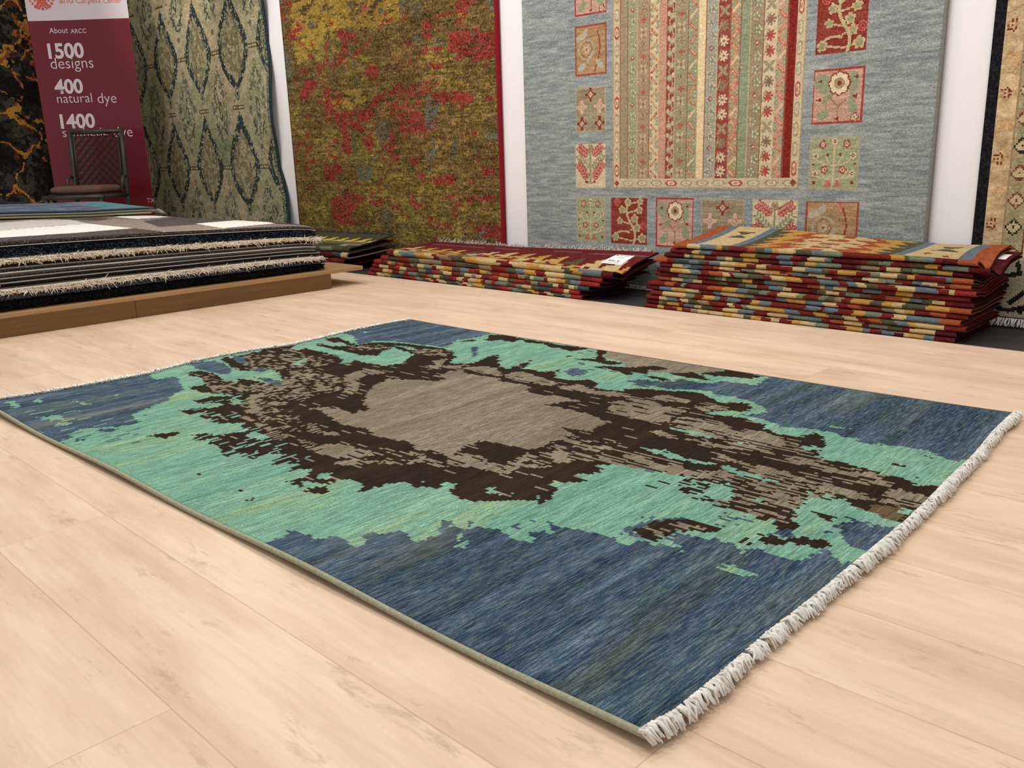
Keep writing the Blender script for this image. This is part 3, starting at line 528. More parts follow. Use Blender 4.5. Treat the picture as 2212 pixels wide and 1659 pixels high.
for p in [c9((480, 180), (540, 190), (620, 210), (620, 280), (560, 260), (560, 330), (530, 410), (490, 420), (510, 340), (540, 280), (500, 240)), c9((410, 560), (455, 570), (450, 650), (470, 710), (620, 720), (700, 690), (720, 640), (760, 600), (830, 590), (760, 660), (740, 760), (640, 780), (690, 850), (600, 830), (560, 800), (580, 900), (600, 980), (570, 1000), (530, 960), (530, 860), (490, 780), (420, 760), (420, 640)),
          c9((300, 500), (380, 520), (330, 580), (300, 640), (260, 660), (270, 590)), c9((670, 880), (720, 850), (735, 930), (710, 970), (665, 930)), c9((770, 925), (890, 930), (850, 975), (810, 960)), c9((410, 1060), (520, 1060), (550, 1100), (480, 1150), (410, 1160)), c9((450, 1270), (600, 1230), (680, 1270), (640, 1320), (600, 1380), (630, 1450), (540, 1440), (460, 1390)),
          c9((700, 1290), (840, 1270), (800, 1310), (700, 1320)), c9((1120, 1140), (1200, 1110), (1280, 1130), (1240, 1180), (1140, 1200)), c9((1310, 1150), (1390, 1150), (1370, 1180)), c9((1210, 200), (1380, 180), (1560, 200), (1570, 380), (1500, 380), (1370, 400), (1300, 350), (1210, 330)), c9((1240, 0), (1390, 0), (1350, 80), (1220, 100), (1100, 120), (1150, 90), (1260, 60)),
          c9((1050, 120), (1100, 150), (1110, 250), (1050, 230)), c9((1030, 340), (1080, 300), (1080, 360)), c9((1080, 400), (1180, 400), (1170, 440), (1080, 430)), c9((880, 750), (1000, 720), (1130, 740), (1140, 820), (1050, 860), (920, 830)), c9((1110, 600), (1200, 590), (1380, 600), (1380, 650), (1150, 660)),
          c9((690, 400), (780, 440), (760, 500), (700, 520), (680, 470)), c9((430, 360), (480, 400), (460, 430), (425, 410)), c9((280, 1050), (330, 1090), (300, 1110)), c9((300, 1190), (360, 1180), (340, 1220)), c9((450, 120), (480, 150), (450, 180)), c9((900, 100), (950, 110), (930, 150)), c9((960, 1000), (1030, 1010), (1020, 1065), (955, 1040)), c9((1370, 970), (1420, 960), (1400, 1010)), c9((1420, 1060), (1500, 1080), (1500, 1120), (1430, 1130)), c9((1540, 960), (1590, 970), (1590, 1020), (1540, 1020)), c9((980, 1240), (1020, 1300), (1000, 1350), (970, 1300)), c9((410, 1440), (500, 1430), (520, 1460)), c9((1350, 1430), (1560, 1440), (1590, 1560), (1400, 1500)), c9((1120, 1520), (1150, 1500), (1150, 1560))]:
    redm |= inpoly(wx, wy, p)
up = cv.z0+Z > 1.95
redm |= up & (fbm(X*4, Z*5, 41) > .64)
redm |= (fbm(X*9, Z*16, 42) > .69) & (n4 > .44); redm |= (vnoise(X*40, Z*45, 43) > .965)
redm |= (cv.z0+Z < 1.5) & inpoly(wx, wy, c9((860, 540), (1100, 520), (1150, 700), (1130, 860), (900, 850), (820, 640))) & (n4 > .49)
redm &= (n4 > .38)
cv.c[redm] = cv.c[redm]*.38+np.array((156, 32, 46))*.62; cv.c[redm & (n2 > .6)] = (160, 62, 58)
for p in [c9((920, 0), (1040, 0), (1050, 90), (1010, 100), (960, 50)), c9((980, 220), (1040, 230), (1060, 280), (990, 270)), c9((1110, 240), (1200, 240), (1190, 290), (1120, 280)), c9((540, 170), (600, 180), (590, 210)), c9((530, 10), (600, 10), (580, 50)), c9((770, 780), (840, 760), (850, 900), (780, 920), (740, 880)), c9((590, 850), (620, 850), (620, 980), (590, 980)), c9((610, 500), (650, 480), (640, 580)), c9((1230, 870), (1290, 890), (1250, 1060), (1210, 1020)), c9((760, 1330), (850, 1340), (850, 1480), (780, 1440)), c9((1340, 180), (1390, 210), (1400, 250), (1350, 240))]:
    m_ = inpoly(wx, wy, p) & (n4 > .40); cv.c[m_] = cv.c[m_]*.5+np.array((92, 98, 92))*.5
cv.c[(fbm(X*5, Z*5, 44) > .74) & (n4 > .45)] = (104, 104, 88)
cv.c = jit(cv.c*.9, R, 14); cv.c[:, -3:] = (128, 28, 38); cv.c[:, :2] = cv.c[:, :2]*.8
wrm = rug_mat('wall_rug_wool', hstr, 1.0, .72, 1.28, 300, False, .4)
r = empty('wall_rug', (-4.75, RFACE, .012)); tag(r, 'olive gold rug splashed with red patches, hung on the white back wall', 'rug')
wall_sheet('pile', cv, wrm, r, (120, 30, 38), lambda x, z: .012*np.exp(-((x-1.55-.03*np.sin(z*3))/.10)**2)+.01*np.exp(-((x-1.2)/.12)**2))
m = MB(); m.tube([(-3.652, RFACE+.003, z) for z in np.linspace(.012, 2.55, 40)], .008, 8); tag(m.obj('selvedge', plain('dark_red_cord', (120, 22, 34), .9, .1, .2, 150), r, True), 'dark red bound edge')

# --- blue rug with a border of flower panels
RED, CRM, PNK, TAN, OLV, SAGE, GRN = (128, 42, 34), (208, 190, 158), (190, 150, 132), (166, 132, 92), (140, 126, 98), (152, 158, 124), (128, 142, 116)
cv = wallrug(-3.462, -1.268, .012, 2.55, .0046, (134, 148, 158)); X, Z = cv.X, cv.Y; R = np.random.default_rng(5)
a = fbm(X*3, Z*16, 51); b_ = fbm(X*14, Z*110, 52, 3)
cv.c[:] = np.array([139, 146, 146])+(a[..., None]-.5)*np.array([9, 8, 6])+(b_[..., None]-.5)*np.array([62, 58, 52])
lx = lambda x: x+3.462
lz = lambda z: z-.012
def flower(cv, x, z, r, col, core, out, n=8):
    for k in range(n):
        t = 2*math.pi*k/n; cv.ell(x+r*.68*math.cos(t), z+r*.68*math.sin(t), r*.40, r*.40, out)
    for k in range(n):
        t = 2*math.pi*k/n; cv.ell(x+r*.66*math.cos(t), z+r*.66*math.sin(t), r*.30, r*.30, col)
    cv.ell(x, z, r*.5, r*.5, core); cv.ell(x, z, r*.2, r*.2, out)
def leafrow(cv, x0, z0, x1, z1, col, n=5, s=.012, out=None):
    for k in range(n):
        t = (k+.5)/n; x = x0+(x1-x0)*t; z = z0+(z1-z0)*t; ang = math.atan2(z1-z0, x1-x0)
        for sg in (-1, 1):
            q = ang+sg*.9; px, pz = x+math.cos(q)*s*.8, z+math.sin(q)*s*.8
            if out is not None: cv.ell(px, pz, s*1.05, s*.6, out, q)
            cv.ell(px, pz, s*.8, s*.38, col, q)
def ground(cv, x, z, w, h, col, edge=None, k=26):
    cv.rect(x, z, x+w, z+h, col); wv = cv._win(x, z, x+w, z+h)
    mm = (cv.X[wv] >= x) & (cv.X[wv] <= x+w) & (cv.Y[wv] >= z) & (cv.Y[wv] <= z+h)
    cv.c[wv][mm] += ((b_[wv][mm]-.5)*k*2+(a[wv][mm]-.5)*k)[:, None]
    if edge is not None: cv.line([(x, z), (x+w, z), (x+w, z+h), (x, z+h), (x, z)], .0075, edge)
def p_sage(cv, x, z, w, h):
    ground(cv, x, z, w, h, SAGE, (160, 158, 128)); cx = x+w/2; st_ = (196, 184, 148)
    cv.line([(cx, z+.02), (cx, z+h-.02)], .007, st_)
    for s in (-1, 1):
        for zz, xx, tz in ((.18, .30, .36), (.45, .34, .56), (.45, .16, .62), (.18, .38, .26)):
            cv.line([(cx, z+h*zz), (cx+s*w*xx*.6, z+h*(zz+.03)), (cx+s*w*xx, z+h*tz)], .006, st_)
        flower(cv, cx+s*w*.25, z+h*.86, .017, (176, 88, 76), CRM, RED, 5); flower(cv, cx+s*w*.19, z+h*.37, .017, (176, 88, 76), CRM, RED, 5)
        flower(cv, cx+s*w*.39, z+h*.64, .014, CRM, RED, CRM, 5); flower(cv, cx+s*w*.39, z+h*.30, .014, CRM, RED, CRM, 5)
        cv.ell(cx+s*w*.13, z+h*.66, .007, .007, RED); cv.ell(cx+s*w*.40, z+h*.12, .007, .007, RED); cv.ell(cx+s*w*.43, z+h*.48, .006, .006, RED)
        cv.poly([(cx+s*.005, z+.012), (cx+s*.042, z+.012), (cx+s*.02, z+.038)], (190, 98, 84))
    flower(cv, cx, z+h*.92, .013, CRM, RED, CRM, 5)
def p_red(cv, x, z, w, h):
    ground(cv, x, z, w, h, RED, None, 16); cc = (186, 170, 128); gg = (146, 142, 104)
    pts = [(x+w*(.62+.10*math.sin(t*5.2)), z+h*t) for t in np.linspace(.02, .92, 24)]; pts = [(x+w*(.62-.16*t+.08*math.sin(t*7)), z+h*t) for t in np.linspace(.02, .95, 24)]
    cv.line(pts, .013, cc)
    cv.line([(x+w*(.5-.36*math.sin(t*1.57)), z+h*(.26-.10*t*t+.03*math.sin(t*3))) for t in np.linspace(0, 1, 10)], .010, cc)
    for fx, fz, s in ((.12, .14, 1.1), (.86, .14, 1.2), (.24, .5, .9), (.66, .55, 1.1), (.30, .74, 1.0), (.78, .74, 1.0), (.46, .90, 1.0), (.80, .92, .9), (.72, .36, 1.1)):
        q = (x+w*fx, z+h*fz); cv.line([(x+w*(.58-.16*fz), z+h*(fz-.06)), q], .008, cc); r_ = .021*s
        for k in range(5): cv.ell(q[0]+r_*.6*math.cos(k*1.257+.4), q[1]+r_*.6*math.sin(k*1.257+.4), r_*.48, r_*.4, cc, k*1.257+.4)
        cv.ell(q[0], q[1], r_*.62, r_*.6, gg)
    for fx, fz in ((.17, .9), (.9, .4)): cv.ell(x+w*fx, z+h*fz, .02, .02, (196, 92, 84), 0, .25); cv.ell(x+w*fx, z+h*fz, .010, .010, (196, 92, 84), 0, .4)
def p_pink(cv, x, z, w, h):
    ground(cv, x, z, w, h, PNK, (156, 52, 50)); gg = (140, 146, 118)
    for fx, fz, rx, rz in ((.16, .78, .035, .03), (.25, .66, .03, .022), (.82, .80, .03, .02), (.80, .66, .03, .02), (.78, .36, .04, .016), (.85, .26, .03, .014), (.3, .48, .032, .014), (.22, .16, .028, .018)): cv.ell(x+w*fx, z+h*fz, rx, rz, gg, fx*2)
    cv.line([(x+w*.52, z+h*.10), (x+w*.52, z+h*.30), (x+w*.30, z+h*.52)], .006, (146, 112, 86)); cv.line([(x+w*.52, z+h*.30), (x+w*.66, z+h*.42)], .006, (146, 112, 86))
    flower(cv, x+w*.52, z+h*.74, .046, (224, 206, 172), (154, 136, 96), (120, 44, 40), 8)
    for fx, fz in ((.13, .80), (.85, .84), (.84, .48), (.12, .45), (.5, .08)): cv.poly([(x+w*fx-.012, z+h*fz), (x+w*fx+.008, z+h*fz+.009), (x+w*fx+.008, z+h*fz-.009)], RED)
    flower(cv, x+w*.86, z+h*.09, .018, PNK, CRM, RED, 5); leafrow(cv, x+w*.1, z+h*.06, x+w*.3, z+h*.28, gg, 4, .012)
def diam(cv, x, z, r, o, i, k):
    for dx, dz in ((0, 1), (1, 0), (0, -1), (-1, 0)): cv.rect(x+dx*r*.8-r*.26, z+dz*r*.8-r*.26, x+dx*r*.8+r*.26, z+dz*r*.8+r*.26, o)
    cv.poly([(x-r*.8, z), (x, z+r*.8), (x+r*.8, z), (x, z-r*.8)], o); cv.poly([(x-r*.5, z), (x, z+r*.5), (x+r*.5, z), (x, z-r*.5)], i); cv.ell(x, z, r*.16, r*.16, k)
def p_olive(cv, x, z, w, h):
    ground(cv, x, z, w, h, (148, 134, 110), (168, 158, 122))
    diam(cv, x+w*.5, z+h*.84, .031, RED, (206, 176, 150), OLV)
    for s in (-1, 1): diam(cv, x+w*(.5+s*.3), z+h*.57, .034, (214, 170, 144), (170, 150, 132), CRM); diam(cv, x+w*(.5+s*.3), z+h*.19, .031, RED, (206, 176, 150), OLV)
    cv.line([(x+w*.5, z+h*.05), (x+w*.5, z+h*.65)], .006, (150, 156, 136))
def p_cream(cv, x, z, w, h):
    ground(cv, x, z, w, h, CRM, (200, 184, 150)); cx = x+w/2; gg = (140, 142, 108)
    cv.line([(cx, z+.02), (cx, z+h*.92)], .012, gg)
    for s in (-1, 1):
        leafrow(cv, cx+s*.01, z+h*.40, cx+s*w*.42, z+h*.74, gg, 6, .016)
        leafrow(cv, cx+s*.015, z+h*.18, cx+s*w*.42, z+h*.54, (196, 130, 118), 6, .015, (150, 52, 50)); leafrow(cv, cx+s*.012, z+h*.74, cx+s*w*.38, z+h*.93, (196, 130, 118), 5, .015, (150, 52, 50))
        cv.poly([(cx+s*.004, z+.01), (cx+s*.03, z+.03), (cx+s*.022, z+.034)], RED); cv.ell(cx+s*.026, z+.026, .009, .007, RED)
    flower(cv, cx, z+h*.9, .018, (170, 150, 104), OLV, (120, 100, 70), 6)
def p_tan(cv, x, z, w, h, fl=1):
    ground(cv, x, z, w, h, TAN, (150, 66, 52)); X_ = lambda f: x+w*(f if fl > 0 else 1-f)
    cv.line([(X_(.62+.18*math.sin(t*2.6)), z+h*(.05+.85*t)) for t in np.linspace(0, 1, 20)], .008, (146, 48, 44)); cv.ell(X_(.66), z+h*.92, .014, .012, (196, 120, 104), 0, .5)
    q = (X_(.36), z+h*.52)
    cv.line([(X_(.40), z+h*.26), (X_(.46), z+h*.36), (X_(.62), z+h*.5)], .010, (176, 170, 156)); cv.ell(q[0], q[1], .055, .050, (168, 158, 140), 0, .16)
    flower(cv, q[0], q[1], .034, (176, 146, 110), (190, 170, 140), (128, 96, 76), 8)
    for fx, fz in ((.16, .78), (.2, .16), (.8, .2), (.3, .84)): cv.ell(X_(fx), z+h*fz, .03, .016, (176, 168, 150), fx*3)
panels = [(-3.09, .232, .19, .231, p_sage), (-2.858, .228, .23, .236, p_red), (-2.569, .228, .213, .236, p_pink), (-2.305, .228, .22, .233, p_olive), (-2.038, .228, .216, .229, p_cream), (-1.78, .228, .23, .228, p_tan),
          (-3.09, .519, .192, .218, p_cream), (-3.087, .80, .192, .219, p_olive), (-3.085, 1.083, .194, .234, lambda *q: p_tan(*q, fl=1)), (-3.085, 1.372, .195, .22, p_pink),
          (-1.775, .512, .213, .214, p_sage), (-1.777, .783, .216, .213, p_pink), (-1.777, 1.06, .216, .235, p_red), (-1.777, 1.35, .214, .22, p_cream)]
for px_, pz_, pw, ph, fn in panels:
    fn(cv, lx(px_), lz(pz_), pw, ph); wv = cv._win(lx(px_), lz(pz_), lx(px_)+pw, lz(pz_)+ph); cv.c[wv] = cv.c[wv]*.86+np.array((150, 138, 116))*.14
# striped centre
z0 = lz(.515); bx0, bx1 = lx(-2.845), lx(-1.828); ZT = 2.2
cv.rect(bx0, z0, bx1, ZT, (212, 192, 158)); cv.line([(bx0, ZT), (bx0, z0), (bx1, z0), (bx1, ZT)], .006, (176, 150, 118))
def hexm(cv, x, z, L, Wd, col, vert=True):
    p = [(-L, 0), (-L*.6, Wd), (L*.6, Wd), (L, 0), (L*.6, -Wd), (-L*.6, -Wd)]
    f = lambda s: [(x+s*(b2 if vert else a2), z+s*(a2 if vert else b2)) for a2, b2 in p]
    cv.poly(f(1), col); cv.poly(f(.66), (222, 206, 176)); cv.poly(f(.34), np.array(col)*.6+np.array((222, 206, 176))*.4)
bw = .044; hc = [(164, 56, 52), (158, 152, 124), (166, 146, 110), (158, 152, 124)]
for k in range(20):
    zz = z0+bw+.04+k*.083; c_ = hc[k % 4]
    hexm(cv, bx0+bw/2, zz, .034, .0135, c_); hexm(cv, bx1-bw/2, zz, .034, .0135, c_)
for k in range(11): hexm(cv, bx0+bw+.05+k*.0885, z0+.022, .038, .0135, hc[(k+1) % 4], False)
for xx in (bx0+bw/2, bx1-bw/2): cv.poly([(xx-.016, z0+.022), (xx, z0+.038), (xx+.016, z0+.022), (xx, z0+.006)], RED)
e5 = [585, 638, 697, 777, 832, 885, 936, 1015, 1078, 1125, 1197, 1275, 1335]; e6 = [95, 152, 232, 313, 378, 432]
ex = [float(on(np.array([1140+v/2.963, 371.]), 1, RFACE)[0]) for v in e5]+[float(on(np.array([1560+v/2.963, 371.]), 1, RFACE)[0]) for v in e6]
types = ['p:150,134,106', 'f:150,152,122', 'x:158,132,104', 'd:214,196,160', 'p:196,142,120', 'v:134,42,40', 'x:144,136,104', 'e:142,146,116', 'p:224,198,156', 'f:156,158,148', 'w:136,44,42', 'e:178,140,106', 'e:178,140,106', 'p:128,146,116', 'f:146,130,106', 'w:214,196,162', 'e:190,148,126', 'p:124,40,38']
for k, tp in enumerate(types):
    xa, xb = lx(ex[k]), lx(ex[k+1]); kind, cs = tp.split(':'); col = tuple(int(q) for q in cs.split(',')); wd_ = xb-xa; xm = (xa+xb)/2
    if k == 12: xa += .004
    ground(cv, xa, z0+bw, wd_, ZT-z0-bw, col, None, 14)
    cv.line([(xa, z0+bw), (xa, ZT)], .005, (136, 70, 56) if k % 2 else (196, 172, 132))
    n = 30; st_ = (ZT-z0-bw)/n if kind != 'w' else (ZT-z0-bw)/26
    if kind == 'p': continue
    for i in range(n):
        z = z0+bw+st_*(i+.5); alt = i % 2; j3 = i % 3
        if kind == 'f':
            if i % 4 == 2: cv.poly([(xm-.014, z), (xm, z+.014), (xm+.014, z), (xm, z-.014)], (150, 56, 50)); cv.ell(xm, z, .006, .006, CRM)
            else: flower(cv, xm+(.006 if alt else -.006), z, .019, (206, 192, 156), (128, 136, 120), (112, 118, 100), 5)
        elif kind == 'x':
            if j3 == 0:
                for s in (-1, 1): cv.ell(xm+s*.011, z+.011, .014, .007, (196, 172, 134), s*.8); cv.ell(xm-s*.011, z+.011*-1, .014, .007, (196, 172, 134), s*.8)
                cv.ell(xm, z, .008, .008, (128, 88, 66))
            elif j3 == 1: cv.rect(xm-.018, z-.004, xm+.018, z+.004, (166, 66, 56)); cv.rect(xm-.004, z-.016, xm+.004, z+.016, (166, 66, 56)); cv.ell(xm, z, .010, .010, (180, 70, 60))
            else: flower(cv, xm, z, .016, (176, 162, 126), (128, 116, 92), (116, 84, 66), 4)
        elif kind in 'de':
            s = 1 if alt else -1; c_ = ((166, 84, 62) if i % 4 < 2 else (176, 122, 78)) if kind == 'd' else ((190, 92, 72) if i % 4 != 1 else (214, 186, 146))
            cv.line([(xm-s*wd_*.28, z-st_*.38), (xm+s*wd_*.30, z+st_*.16)], .0125, c_); cv.line([(xm-s*wd_*.22, z-st_*.32), (xm+s*wd_*.22, z+st_*.10)], .004, (226, 204, 168))
            for q in (-1, 1): cv.ell(xm+q*wd_*.33, z-q*s*st_*.30, .009, .010, (126, 140, 118)); cv.ell(xm+q*wd_*.3, z-q*s*st_*.34, .004, .004, (196, 178, 140))
        elif kind == 'v':
            s = 1 if alt else -1
            cv.line([(xm-s*.012, z-st_*.5), (xm+s*.012, z+st_*.5)], .006, (196, 180, 142)); cv.ell(xm+s*.006, z, .017, .017, (136, 138, 108)); cv.ell(xm+s*.006, z, .010, .010, (196, 176, 136)); cv.ell(xm-s*wd_*.3, z+st_*.2, .008, .012, (204, 188, 150))
        elif kind == 'w' and i < 26:
            a_, c_ = ((224, 204, 168), (130, 112, 84)) if col[0] < 200 else ((168, 60, 56), (120, 100, 80))
            if i % 4 == 3:
                for q in (-1, 1): cv.ell(xm+q*.012, z+.012, .016, .008, (150, 140, 108), q*.8); cv.ell(xm-q*.012, z-.012, .016, .008, (150, 140, 108), q*.8)
            else:
                for q in range(8): cv.line([(xm, z), (xm+.021*math.cos(q*.785+.2), z+.021*math.sin(q*.785+.2))], .009, a_ if i % 4 < 2 else c_)
                cv.line([(xm-wd_*.42, z-st_*.3), (xm-wd_*.2, z+st_*.4)], .006, (150, 146, 116)); cv.ell(xm, z, .006, .006, (150, 60, 56))
wv = cv._win(bx0, z0, bx1, ZT); cv.c[wv] = cv.c[wv]*.72+np.array((150, 136, 112))*.28
for k_, f_ in ((8, (214, 192, 152)), (17, (122, 38, 32))): cv.rect(lx(ex[k_])+.004, z0+bw, lx(ex[k_+1])-.004, ZT, f_)
cv.line([(bx1-bw, z0+bw), (bx0+bw, z0+bw), (bx0+bw, ZT)], .004, (150, 84, 66))
cv.c = jit(cv.c, R, 8)
bluem = rug_mat('blue_wall_rug_wool', (34, 60, 320), 1.0, .80, 1.2, 300, False, .4)
r = empty('wall_rug', (-2.365, RFACE, .012)); tag(r, 'grey blue rug with striped centre and square flower panels, hung on the white wall', 'rug')
wall_sheet('pile', cv, bluem, r, (120, 128, 128), lambda x, z: .004*np.sin(x*7)+.004)
m = MB(); m.tube([(-1.267, RFACE-.002, z) for z in np.linspace(.012, 2.55, 40)], .009, 8); m.obj('selvedge', plain('grey_cord', (122, 122, 114), .9, .1, .2, 150), r, True)
m = MB(); nF = 500; xs = np.linspace(-3.46, -1.27, nF); rg = np.random.default_rng(8)
V, Q, T = strands(np.stack([xs, np.full(nF, RFACE+.002), np.full(nF, .016)], -1), np.stack([xs+rg.normal(0, .006, nF), np.full(nF, RFACE-.035), np.full(nF, .003)], -1), .005, rg); build('fringe', V, Q, yarn, r, T=T)

# --- ogee medallion rug
cv = wallrug(-8.70, -6.02, .012, 2.6, .0085, (166, 156, 116)); X, Z = cv.X, cv.Y; R = np.random.default_rng(6)
g1 = fbm(X*2, Z*2.4, 61)[..., None]; g2 = fbm(X*22, Z*30, 62, 3)[..., None]; g3 = fbm(X*5, Z*6, 63)[..., None]
cv.c[:] = np.array([164, 156, 124])+(g1-.5)*np.array([60, 26, 36])+(g2-.5)*np.array([46, 46, 40])-np.clip(g3-.52, 0, 1)*np.array([110, 70, 90])
DK, DG = (50, 62, 60), (98, 100, 80); ogn = vnoise(X*52, Z*46, 65)*.65+vnoise(X*105, Z*100, 66)*.35; ogf = vnoise(X*38, Z*34, 67)
def ogw(t):                                        # half width along the height, t -1..1
    return .205*np.maximum(0, np.cos(t*math.pi/2))**1.0 if t < 0 else .205*max(0, 1-t)**1.25*(1+.9*t*(1-t))+0*t
for col in range(-4, 6):
    for row in range(-1, 3):
        cx = -7.16+.592*col-cv.x0; cz = .69+.9*row-cv.z0; rr = np.random.default_rng(col*31+row+500)
        ts = np.linspace(-1, 1, 60); hgt = lambda t: cz+(t*.33 if t < 0 else t*.38)
        pl = [(cx-ogw(t), hgt(t)) for t in ts]+[(cx+ogw(t), hgt(t)) for t in ts[::-1]]
        cv.poly(pl, (142, 132, 98)); wv = inpoly(cv.X, cv.Y, pl) if True else None
        cv.c[wv] += ((fbm(X*40, Z*40, 64, 2)-.5)[wv]*90)[:, None]
        wv = cv._win(cx-.26, cz-.36, cx+.26, cz+.42)
        if wv is not None:
            dz = cv.Y[wv]-cz; tt = np.where(dz < 0, dz/.33, dz/.38); ins = np.abs(tt) < 1
            ww = np.interp(tt, ts, [ogw(q) for q in ts]); off = np.abs(np.abs(cv.X[wv]-cx)-(ww-.016)); nz, n5 = ogn[wv], ogf[wv]
            c_ = cv.c[wv]
            c_[ins & (off < .040) & (nz > .38)] = DK; c_[ins & (off < .024) & (nz < .34)] = (150, 148, 120)
            o2 = np.abs(np.abs(cv.X[wv]-cx)-(ww-.062)); c_[ins & (o2 < .013) & (nz > .53) & (ww > .08)] = (92, 96, 80)
            inn = ins & (np.abs(cv.X[wv]-cx) < ww-.04); c_[inn & (n5 > .64)] = (124, 114, 86); c_[inn & (n5 < .34)] = (158, 150, 118); c_[inn & (np.abs(np.abs(cv.X[wv]-cx)-.4*ww) < .010) & (nz > .5)] = (108, 108, 86)
            c_[ins & (tt > .58) & (ww < .075) & (off < .03) & (nz > .36)] = DK
        cv.ell(cx, hgt(.62), .012, .026, (150, 146, 112)); cv.ell(cx, hgt(-1)-.03, .03, .05, DG, 0, .35); cv.ell(cx, hgt(-1)-.03, .012, .02, DK)
        cv.line([(cx, hgt(.9)), (cx, hgt(1.06))], .01, DK)
        # bars
        for bx_, bz_ in ((cx+.296, cz-.025), (cx, cz+.435)):
            cv.rect(bx_-.075, bz_-.017, bx_+.075, bz_+.017, (92, 74, 52))
            for k in range(5): cv.rect(bx_-.062+k*.028, bz_-.008, bx_-.046+k*.028, bz_+.009, (190, 180, 140))
        # paler medallion between
        mx, mz = cx+.296, cz+.45
        wv = cv._win(mx-.17, mz-.30, mx+.17, mz+.32)
        if wv is not None:
            tt = (cv.Y[wv]-mz)/.27; ins = np.abs(tt) < 1; ww = .125*np.maximum(0, 1-np.abs(tt))**.8; off = np.abs(np.abs(cv.X[wv]-mx)-ww); nz = ogn[wv]; c_ = cv.c[wv]
            c_[ins & (off < .020) & (nz > .50)] = (70, 82, 76); c_[ins & (off < .045) & (nz > .62)] = (112, 110, 88); c_[ins & (np.abs(cv.X[wv]-mx) < ww-.03) & (nz > .60)] = (104, 106, 88)
        for s in (-1, 1): cv.line([(mx+s*.09, mz-.22), (mx+s*.05, mz-.18), (mx+s*.1, mz-.13)], .012, DK)
        cv.ell(mx, mz-.03, .03, .075, (70, 80, 74), 0, .35); cv.ell(mx, mz-.02, .012, .03, (150, 146, 112)); cv.ell(mx, mz+.3, .02, .03, (110, 104, 78), 0, .5); cv.ell(mx, mz-.32, .022, .022, DG); cv.ell(mx-.02, mz-.32, .012, .008, DG)
for k in range(900):
    x, z = R.uniform(0, cv.w), R.uniform(0, cv.h); cv.ell(x, z, .005+.007*R.random(), .004+.006*R.random(), [(128, 104, 62), (116, 118, 80), (188, 176, 130)][k % 3], R.random()*3)
cv.c[:, -4:] = (42, 54, 58); cv.c[:, -9:-4] = np.where(R.random((cv.ny, 5, 1)) < .5, np.array((60, 72, 72.)), np.array((140, 136, 104.)))
cv.c = jit(cv.c, R, 11)
ogm = rug_mat('ogee_rug_wool', (40, 40, 90), 1.0, .85, 1.15, 280, False, .4)
r = empty('wall_rug', (-7.36, RFACE, .012)); tag(r, 'sage green rug with dark ogee medallions and a rippled edge, behind the red banner', 'rug')
def ogx(x, z):
    zz = z+.012; e = np.clip((x-2.1)/.58, 0, 1)**2
    return e*np.interp(zz, [0, .3, .456, .66, .87, 1.13, 1.33, 1.56, 1.84, 2.6], [.10, .094, .05, -.03, 0, .01, 0, -.04, 0, 0])
def ogy(x, z): return .02*np.exp(-((x-2.0)/.10)**2)+.045*np.clip((x-2.25)/.43, 0, 1)**2*(1+np.sin(z*6.5+1))*.6
wall_sheet('pile', cv, ogm, r, (42, 54, 58), ogy, .01, ogx)

# --- beige rug with black edge at the right end
cv = wallrug(-1.096, .55, .03, 2.55, .0065, (196, 170, 132)); X, Z = cv.X, cv.Y; R = np.random.default_rng(7)
q1 = fbm(X*9, Z*9, 71)[..., None]; q2 = fbm(X*30, Z*60, 72, 2)[..., None]
cv.c[:] = np.array([186, 160, 122])+(q1-.5)*np.array([50, 44, 30])+(q2-.5)*30
cv.rect(.108, 0, .175, 9, (160, 146, 112)); cv.rect(.178, 0, 9, 9, (200, 174, 144)); cv.c += (q2-.5)*36
for k in range(22):
    z = .12+k*.118; flower(cv, .072+(.008 if k % 2 else -.008), z, .021, (192, 154, 114) if k % 2 else (174, 136, 98), (196, 168, 120), (112, 58, 46) if k % 2 == 0 else (196, 150, 104), 5)
    z2 = .05+k*.098; c_ = (40, 40, 40) if k % 3 == 0 else (116, 66, 52); cv.ell(.140, z2, .027, .021, c_, 0, .3); cv.ell(.140, z2, .02, .03, c_, 0, .22); cv.ell(.140, z2, .022, .017, (186, 168, 130)); cv.ell(.140, z2, .004, .004, c_); cv.ell(.14, z2+.049, .018, .010, (140, 132, 98), 0, .4)
cv.line([(.178, 0), (.178, 9)], .006, (120, 76, 60)); cv.line([(.105, 0), (.105, 9)], .005, (150, 128, 96))
for k in range(60): flower(cv, R.uniform(.22, 1.6), R.uniform(.5, 2.4), .03+.02*R.random(), (196, 140, 110), (150, 130, 100), (110, 60, 54), 6)
cv.rect(0, 0, 9, .235, (168, 158, 134)); cv.line([(.05, .238), (.2, .236), (9, .25)], .006, (214, 196, 164))
for pts in ([(.03, .02), (.10, .04), (.16, .03), (.22, .05)], [(.09, .09), (.14, .12), (.13, .16), (.18, .17), (.17, .21)], [(.16, .06), (.2, .1), (.24, .09)]): cv.line(pts, .016, (34, 32, 30))
for k in range(14): x = .2+k*.1; cv.line([(x, .03), (x+.05, .09), (x+.02, .14), (x+.08, .19)], .018, (34, 32, 30)); cv.ell(x+.05, .07, .03, .02, (196, 160, 96))
cv.rect(0, 0, 9, .008, (40, 38, 36)); cv.rect(0, 0, .036, 9, (26, 25, 30)); cv.c = jit(cv.c, R, 7)
begm = rug_mat('beige_rug_wool', (60, 60, 140), 1.0, .86, 1.14, 280, False, .4)
r = empty('wall_rug', (-.3, RFACE, .03)); tag(r, 'beige floral rug with a black edge, hung at the right end of the wall', 'rug')
wall_sheet('pile', cv, begm, r, (30, 30, 32), lambda x, z: .02*np.clip((.25-z)/.25, 0, 1)**2)
